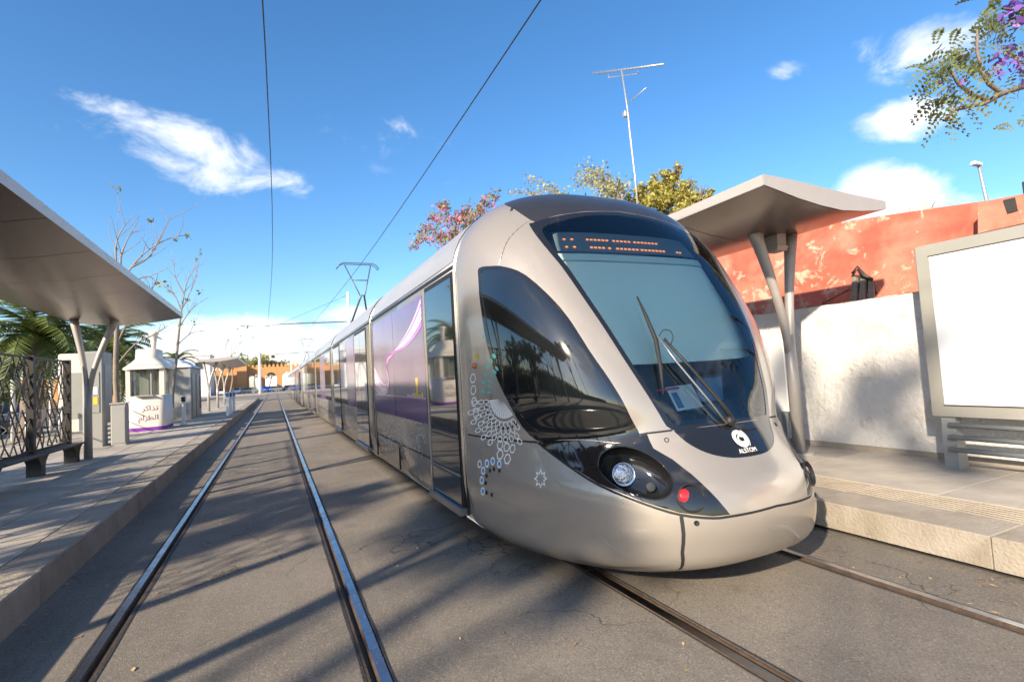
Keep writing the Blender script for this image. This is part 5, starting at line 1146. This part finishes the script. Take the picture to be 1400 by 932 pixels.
        w = np.array([q[3] ** 3 for q in blobs]); w /= w.sum()
        for q, ww in zip(blobs, w):
            e = np.array(q[:3]); mb.tube(bez(fork, fork + (e - fork) * .4 + [0, 0, .3], e - [0, 0, .3 * q[3]], e + [0, 0, .3 * q[3]], 8), [r0 * .45 * (1 - .1 * i) for i in range(8)], 5, cap=False)
            for _ in range(9): d = rg.normal(0, 1, 3); d /= np.linalg.norm(d); mb.tube([tuple(e), tuple(e + d * q[3] * .5), tuple(e + d * q[3] * .9 + [0, 0, .1])], [.03, .018, .006], 4, cap=False)
            k = int(n * ww); cl = rg.normal(0, 1, (max(6, k // 30), 3)); cl = cl / np.linalg.norm(cl, axis=1)[:, None] * rg.uniform(.35, 1.0, (len(cl), 1)) * q[3]; P.append(e + cl[rg.integers(0, len(cl), k)] + rg.normal(0, 1, (k, 3)) * q[3] * .13)
        mb.build('limbs', 'bark', r)['kind'] = 'stuff'; leaves(np.concatenate(P), size, rg, .03).build('crown', leafm, r)['kind'] = 'stuff'; return r
    crown_tree('leafy street tree across the side road behind the photographer', (-9.3, -3.2, 0), [(-9.0, -2.7, 6.6, .8), (-9.3, -1.5, 6.5, .75), (-8.6, -2.2, 7.2, .55), (-9.0, -3.6, 6.6, .6)], 'leaf', 3800, .16, 61)
    crown_tree('leafy street tree beside the near end of the lattice screens', (-9.0, 1.2, 0), [(-9.0, 1.1, 4.9, .8), (-9.2, 2.4, 4.6, .75), (-9.4, 3.2, 3.9, .6)], 'leaf', 1500, .16, 62)
    crown_tree('tall leafy tree far back beyond the side road', (-13.5, -8.6, 0), [(-13.5, -8.7, 12.1, .6), (-13.4, -8.0, 11.8, .5), (-13.6, -9.3, 11.4, .5), (-13.5, -7.5, 12.4, .4)], 'leaf', 950, .17, 63, .10)
    crown_tree('low bushy tree across the side road beside the middle lattice bays', (-9.1, 5.0, 0), [(-9.0, 4.2, 3.2, .9), (-9.1, 5.5, 3.4, 1.0), (-9.0, 6.6, 3.2, .8), (-9.2, 5.2, 2.2, .8)], 'leaf', 2800, .15, 65)
    crown_tree('low bushy tree across the side road beside the end lattice bays', (-9.1, 8.6, 0), [(-9.0, 7.9, 3.0, .9), (-9.1, 9.2, 2.7, .8), (-9.2, 8.4, 2.0, .8)], 'leaf', 2200, .15, 66)
    crown_tree('leafy tree across the side road opposite the shelter', (-16.5, 7.5, 0), [(-16.5, 7.5, 4.6, 1.4), (-16.2, 9.0, 4.2, 1.1), (-16.8, 6.2, 4.0, 1.1)], 'leaf', 3600, .18, 64)
    # right: planting above the red building
    def shrub(nm, label, base, tips, mats, n, size, sp, cat='shrub'):
        r = thing(nm, label, cat, tuple(base)); rg = np.random.default_rng(len(tips) * 7 + n); T = []; mb = MB(); rn = random.Random(n)
        for tx in tips:
            b = np.array(base, float); t = np.array(tx[:3], float); m = (b + t) / 2 + np.array([0, 0, tx[3] if len(tx) > 3 else .8]); line = bez(b, (b + m) / 2 + [0, 0, .8], m + [0, 0, .5], t, 12)
            mb.tube(line, [.05 * (1 - .8 * i / 11) for i in range(12)], 5, cap=False); T += line[6:] + line[9:]
        mb.build('stems', 'bark', r)['kind'] = 'stuff'; T = np.array(T)
        for k, (m, f) in enumerate(mats): leaves(T[rg.integers(0, len(T), int(n * f))], size, rg, sp).build('foliage' if 'leaf' in m else 'blossom', m, r)['kind'] = 'stuff'
        return r
    X = 8.2
    px = lambda x, y, d=0: tuple(atX(x, y, X + d))
    shrub('bougainvillea', 'pink flowering bougainvillea arching over the tram roof', (8.1, 23.8, 5.25), [px(566, 338) + (2.2,), px(575, 322) + (2.4,), px(590, 300, .2) + (2.2,), px(606, 282) + (2.0,), px(628, 296) + (1.6,), px(640, 290, .3) + (1.2,), px(620, 318) + (1.0,), px(660, 276) + (1.0,), px(676, 268, .2) + (.8,), px(600, 325) + (1.4,), px(648, 300, -.2) + (.8,)], [('flower_pink', .42), ('leaf_olive', .75), ('leaf_pale', .15)], 1900, .105, .16)
    shrub('creeper', 'pale straggly creeper growing along the hidden roof edge', (8.8, 13.2, 5.2), [px(720, 246, .6) + (.6,), px(700, 262, .6) + (.4,), px(745, 258, .6) + (.3,), px(760, 262, .6) + (.2,), px(728, 262, .6) + (.2,)], [('leaf_pale', .5), ('leaf_yellow', .5)], 420, .07, .10)
    shrub('dry_shrub', 'whitish feathery dry shrub beside the aerial mast', (8.9, 11.2, 5.2), [px(790, 248, .7) + (.3,), px(800, 235, .7) + (.4,), px(812, 244, .7) + (.2,), px(825, 255, .7) + (.1,), px(835, 262, .7) + (.1,), px(845, 256, .7) + (.1,)], [('leaf_pale', 1.0), ('leaf_yellow', .4)], 1100, .06, .16)
    G = lambda x, y, rr, d=0: tuple(atX(x, y, 9.6 + d)) + (rr,)
    crown_tree('yellow green leafy tree between the tram roof and the right shelter', (10.0, 10.9, 5.25), [G(912, 262, .55), G(885, 268, .46, .2), G(938, 268, .46), G(915, 245, .34), G(905, 288, .55, .2), G(950, 282, .42), G(868, 280, .40), G(895, 250, .3), G(925, 234, .2), G(960, 270, .25), G(878, 262, .22)], 'leaf_yellow', 5200, .066, 90, .07, None, 'garden_tree')
    # jacaranda branch reaching into the picture from the right
    r = thing('jacaranda_tree', 'jacaranda with purple blossom and ferny leaves reaching over the red building', 'tree', (14.2, 1.2, 0)); Y = 3.6; P = lambda x, y, d=0: np.array(atY(x, y, Y + d))
    MB().tube([(14.2, 1.2, -.05), (14.0, 1.4, 2.2), (13.6, 1.9, 3.8), (13.2, 2.6, 5.0)], [.22, .18, .15, .12], 10).build('trunk', 'bark', r)
    lim = [[(13.2, 2.6, 5.0), P(1470, 105), P(1400, 118), P(1370, 128), P(1345, 142), P(1322, 146)], [P(1370, 128), P(1352, 115), P(1342, 98), P(1336, 70), P(1336, 42)], [P(1352, 138), P(1330, 130), P(1310, 115), P(1298, 95)], [(13.2, 2.6, 5.0), P(1480, 90), P(1420, 115), P(1395, 95), P(1380, 65)], [P(1480, 90), P(1440, 40), P(1400, 15), P(1370, 12)], [(13.2, 2.6, 5.0), P(1520, 60), P(1500, -20)], [P(1322, 146), P(1305, 150), P(1290, 165)]]
    mb = MB()
    for l in lim: mb.tube([tuple(p) for p in l], [.07 * (1 - .75 * i / len(l)) * (.5 if l is not lim[0] else 1) for i in range(len(l))], 6, cap=False)
    mb.build('limbs', 'bark', r)['kind'] = 'stuff'
    rg = np.random.default_rng(5)
    def fern(c, n, sp, L=.34):
        mb = MB()
        for _ in range(n):
            o = np.array(c) + rg.normal(0, 1, 3) * sp; d = rg.normal(0, 1, 3); d[2] -= .35; d /= np.linalg.norm(d); sd = np.cross(d, rg.normal(0, 1, 3)); sd /= np.linalg.norm(sd)
            for i in range(7):
                q = o + d * L * (i + 1) / 7 + np.array([0, 0, -.004 * i * i]); w = .085 * (1 - abs(i - 3) / 6)
                for s_ in (-1, 1): mb.add([tuple(q), tuple(q + sd * s_ * w * .5 + d * .03), tuple(q + sd * s_ * w + d * .015), tuple(q + sd * s_ * w * .5 - d * .012)], [(0, 1, 2, 3)])
        return mb
    tot = MB()
    for x, y, n, sp in ((1287, 90, 15, .13), (1306, 76, 14, .12), (1270, 102, 5, .08), (1300, 112, 9, .14), (1318, 74, 8, .12), (1288, 150, 9, .11), (1312, 136, 6, .10), (1298, 142, 5, .10), (1342, 40, 14, .15), (1362, 32, 14, .15), (1390, 22, 18, .2), (1375, 100, 6, .12), (1398, 60, 8, .15), (1402, 175, 3, .06), (1460, 40, 40, .5), (1480, 120, 30, .5)):
        f = fern(P(x, y), n, sp); tot.add(f.v, f.f)
    for l in ([(13.2, 2.6, 5.0), (11.5, 1.6, 6.6), (9.8, .8, 7.2), (8.6, .3, 7.3)], [(11.5, 1.6, 6.6), (10.2, .2, 7.6), (9.0, -.8, 8.0)], [(13.6, 1.9, 3.8), (11.6, .2, 5.6), (9.6, -.6, 6.2)]):
        MB().tube(l, [.08, .06, .04, .02][:len(l)], 6, cap=False).build('bough', 'bark', r)
    for x, y, z, n, sp in ((8.7, .3, 7.3, 60, .45), (9.4, .7, 7.0, 50, .4), (9.0, -.8, 8.0, 60, .5), (9.8, -.5, 6.2, 60, .5), (10.4, .3, 7.5, 50, .5)):
        f = fern(np.array([x, y, z]), n, sp); tot.add(f.v, f.f)
    tot.build('foliage', 'leaf_fern', r)['kind'] = 'stuff'
    pts = []
    for x, y, n in ((1372, 78, 34), (1385, 88, 18), (1312, 122, 14), (1392, 18, 36), (1378, 30, 12), (1440, 60, 60)): pts += [P(x, y)] * n
    leaves(pts, .085, rg, .12).build('blossom', 'flower_violet', r)['kind'] = 'stuff'
plants()

# ================================================================== FAR END: ARCADE, BUILDINGS, PARKED CARS
def far_end():
    Y = 150
    a = thing('arcade_wall', 'ochre crenellated city wall with three horseshoe arches', 'wall', (-1, Y, 0))
    arches = [(-4.75, 2.35), (-.75, 2.7), (3.4, 2.7)]
    # wall built of piers and arch heads
    top = 6.5; spring = 3.2
    def head(cx, w, x0, x1):
        pts = [(x0, top), (x0, 0), (cx - w / 2, 0), (cx - w / 2, spring)]
        for i in range(11): t = math.pi - math.pi * i / 10; pts.append((cx + w / 2 * 1.04 * math.cos(t), spring + .3 + (w / 2 * 1.15) * math.sin(t)))
        pts += [(cx + w / 2, spring), (cx + w / 2, 0), (x1, 0), (x1, top)]; return pts
    xs = [-6.3, -2.75, 1.3, 5.6]
    for i, (cx, w) in enumerate(arches): MB().prism(head(cx, w, xs[i], xs[i + 1]), 1, Y, Y + 1.6).build('arch_bay', 'orange_wall', a)
    MB().box(5.61, 60, Y + .01, Y + 1.6, 0, top).build('plain_wall', 'orange_wall', a)
    MB().box(-8.6, -6.31, Y - 1.5, Y + 2, 0, 7.2).build('tower', 'orange_wall', a); MB().box(-70, -8.61, Y - .5, Y + 1.2, 0, 6.2).build('plain_wall', 'orange_wall', a)
    mer = MB().prism([(0, 0), (.55, 0), (.55, .5), (.275, .85), (0, .5)], 1, 0, .5).mesh('merlon', 'orange_wall')
    for i in range(46):
        x = -6.2 + i * .98; o = bpy.data.objects.new('merlon', mer); COL.objects.link(o); o.parent = a; o.matrix_parent_inverse = Matrix.Translation(-a.location); o.location = (x, Y + .02, top - .01)
    for i in range(30):
        x = -9.3 - i * .98; o = bpy.data.objects.new('merlon', mer); COL.objects.link(o); o.parent = a; o.matrix_parent_inverse = Matrix.Translation(-a.location); o.location = (x, Y - .48, 6.19)
    b = thing('far_building', 'white modern block rising behind the arcade wall', 'building', (-3, 222, 0))
    MB().box(-6, 1.2, 220, 232, 0, 14).build('wall', 'white_paint', b); MB().box(-6.3, 1.5, 219.6, 232.4, 14, 14.5).build('roof', 'white_paint', b)
    for z in (10.2, 12.2):
        for i in range(3): MB().box(-5 + i * 2.1, -3.7 + i * 2.1, 219.9, 220.05, z, z + 1.2).build('window', 'cab_dark', b)
    b = thing('far_building', 'long low white building behind the right end of the arcade', 'building', (16, 215, 0)); MB().box(3, 40, 212, 225, 0, 10.3).build('wall', 'white_paint', b); MB().box(2.8, 40.2, 211.8, 225.2, 10.3, 10.7).build('roof', 'kiosk', b)
    for i in range(10): MB().box(5 + i * 3.2, 6.4 + i * 3.2, 211.9, 212.05, 7.4, 8.9).build('window', 'cab_dark', b)
    b = thing('far_building', 'flat white house above the far shelter roof', 'building', (-22, 140, 0)); MB().box(-30, -13.2, 135, 144, 0, 9.2).build('wall', 'white_paint', b); MB().box(-30.2, -13, 134.8, 144.2, 9.2, 9.6).build('roof', 'kiosk', b)
    for i in range(5): MB().box(-28 + i * 3, -26.6 + i * 3, 134.9, 135.05, 6.2, 7.8).build('window', 'cab_dark', b)
    b = thing('far_building', 'pale apartment house across the side road behind the palms', 'building', (-34, 60, 0)); MB().box(-46, -26, 48, 76, 0, 6.5).build('wall', 'kiosk', b); MB().box(-46.2, -25.8, 47.8, 76.2, 6.5, 6.9).build('roof', 'white_paint', b)
    for i in range(6): MB().box(-26.02, -25.9, 50 + i * 4.2, 51.6 + i * 4.2, 3.8, 5.4).build('window', 'cab_dark', b)
    # trees seen over and through the arches
    for i, (x, y, h, lb) in enumerate(((-5.2, 172, 6.2, 'round green tree rising above the left arch'), (-1.6, 176, 5.4, 'green tree behind the middle arch'), (-8.2, 178, 6.6, 'green tree behind the arcade tower'))): tree('arcade_tree', lb, (x, y, 0), h, 120 + i, 'leaf_olive', 1500, .55, 'trees behind the arcade', 'bark', .75, spread=.7, levels=2, r0=.25, first=.5, n1=6)
    # parked cars: one model, copied
    def car(label, paint, loc, rot):
        r = thing('parked_car', label, 'car', (0, 0, 0), 'cars parked before the arcade')
        prof = [(-2.0, .35), (-2.05, .75), (-1.9, .92), (-1.25, .98), (-.75, 1.42), (.75, 1.45), (1.45, 1.0), (1.98, .86), (2.05, .5), (1.95, .3)]
        MB().prism([(y, z) for y, z in prof], 0, -.82, .82).build('body', paint, r)
        MB().prism([(-1.1, 1.0), (-.72, 1.36), (.72, 1.39), (1.25, 1.02)], 0, -.828, .828).build('side_window', 'side_glass', r)
        MB().add([(-.7, -1.24, 1.02), (.7, -1.24, 1.02), (.62, -.80, 1.40), (-.62, -.80, 1.40)], [(0, 1, 2, 3)]).build('windscreen', 'side_glass', r)
        for y in (-1.25, 1.3):
            for sx in (-1, 1): w = MB().lathe([(.31, -.09), (.31, .09)], (sx * .74, y, .31), 16, axis=0).build('wheel', 'rubber', r); MB().lathe([(.18, -.095), (.18, .095)], (sx * .74, y, .31), 12, axis=0).build('rim', 'galv', w)
        for sx in (-1, 1): MB().box(sx * .55 - .15, sx * .55 + .15, -2.07, -2.0, .66, .78).build('headlight', 'panel_white', r)
        r.location = loc; r.rotation_euler = (0, 0, rot)
    mat('car_white', (.75, .75, .75), .25, coat=.6); mat('car_blue', (.02, .09, .42), .25, coat=.6); mat('car_grey', (.25, .26, .28), .25, metal=.5, coat=.6); mat('car_dark', (.03, .03, .035), .25, coat=.6)
    for lb, pt, x, y, ro in (('bright blue car parked right of the thick white pole', 'car_blue', -1.9, 138, .2), ('white car parked before the arcade tower', 'car_white', -8.4, 142, .1), ('grey car parked left of the thick white pole', 'car_grey', -5.6, 141, 1.4), ('second white car parked by the left arch', 'car_white', -6.9, 145, 1.5), ('white car parked beyond the blue one', 'car_white', 1.0, 146, 1.5), ('dark car parked under the right arch', 'car_dark', 3.4, 144, .3), ('light grey car parked between the arches', 'car_grey', -.2, 143, 1.5), ('white van like car parked near the far shelter', 'car_white', -11.5, 138, .2)):
        car(lb, pt, (x, y, 0), ro)
    for lb, pt, x, y, ro in (('white car parked across the side road seen through the lattice screen', 'car_white', -10.4, 17.5, 0), ('dark car parked across the side road by the hedge', 'car_dark', -10.4, 24, 0), ('grey car parked across the side road behind the kiosk', 'car_grey', -10.4, 31, 0)):
        car(lb, pt, (x, y, 0), ro)
    for i, (x, y) in enumerate(((-7.6, 15.5), (-7.6, 18.6), (-7.6, 21.7), (-7.6, 24.8), (-7.6, 28))):
        r = tag(MB().lathe([(.06, 0), (.06, 1.9), (.05, 2.0), (.02, 2.05)], (x, y, PZ - .01), 10).build('sign_post', 'white_paint'), ['white post by the palm trunk', 'white post just past the palm', 'white post behind the kiosk trees', 'white post behind the kiosk', 'white post behind the service cabin'][i], 'post', 'white posts along the pavement')
    # low barrier between the platform and the pavement
    for i in range(4):
        y0 = 14.2 + i * 2.1; r = thing('crowd_barrier', ['low crossed steel barrier beside the forked post', 'second low crossed steel barrier from the forked post', 'third low crossed steel barrier from the forked post', 'low crossed steel barrier in front of the kiosk'][i], 'barrier', (-5.4, y0 + 1, PZ), 'crossed steel barriers')
        for y in (y0, y0 + 1.9): MB().tube([(-5.4, y, PZ - .01), (-5.4, y, 1.25)], .025, 6).build('post', 'galv', r)
        for z in (.55, 1.22): MB().tube([(-5.4, y0, z), (-5.4, y0 + 1.9, z)], .018, 6).build('rail', 'galv', r)
        MB().tube([(-5.4, y0, .55), (-5.4, y0 + 1.9, 1.22)], .012, 5).build('cross_bar', 'galv', r); MB().tube([(-5.42, y0, 1.22), (-5.42, y0 + 1.9, .55)], .012, 5).build('cross_bar', 'galv', r)
far_end()
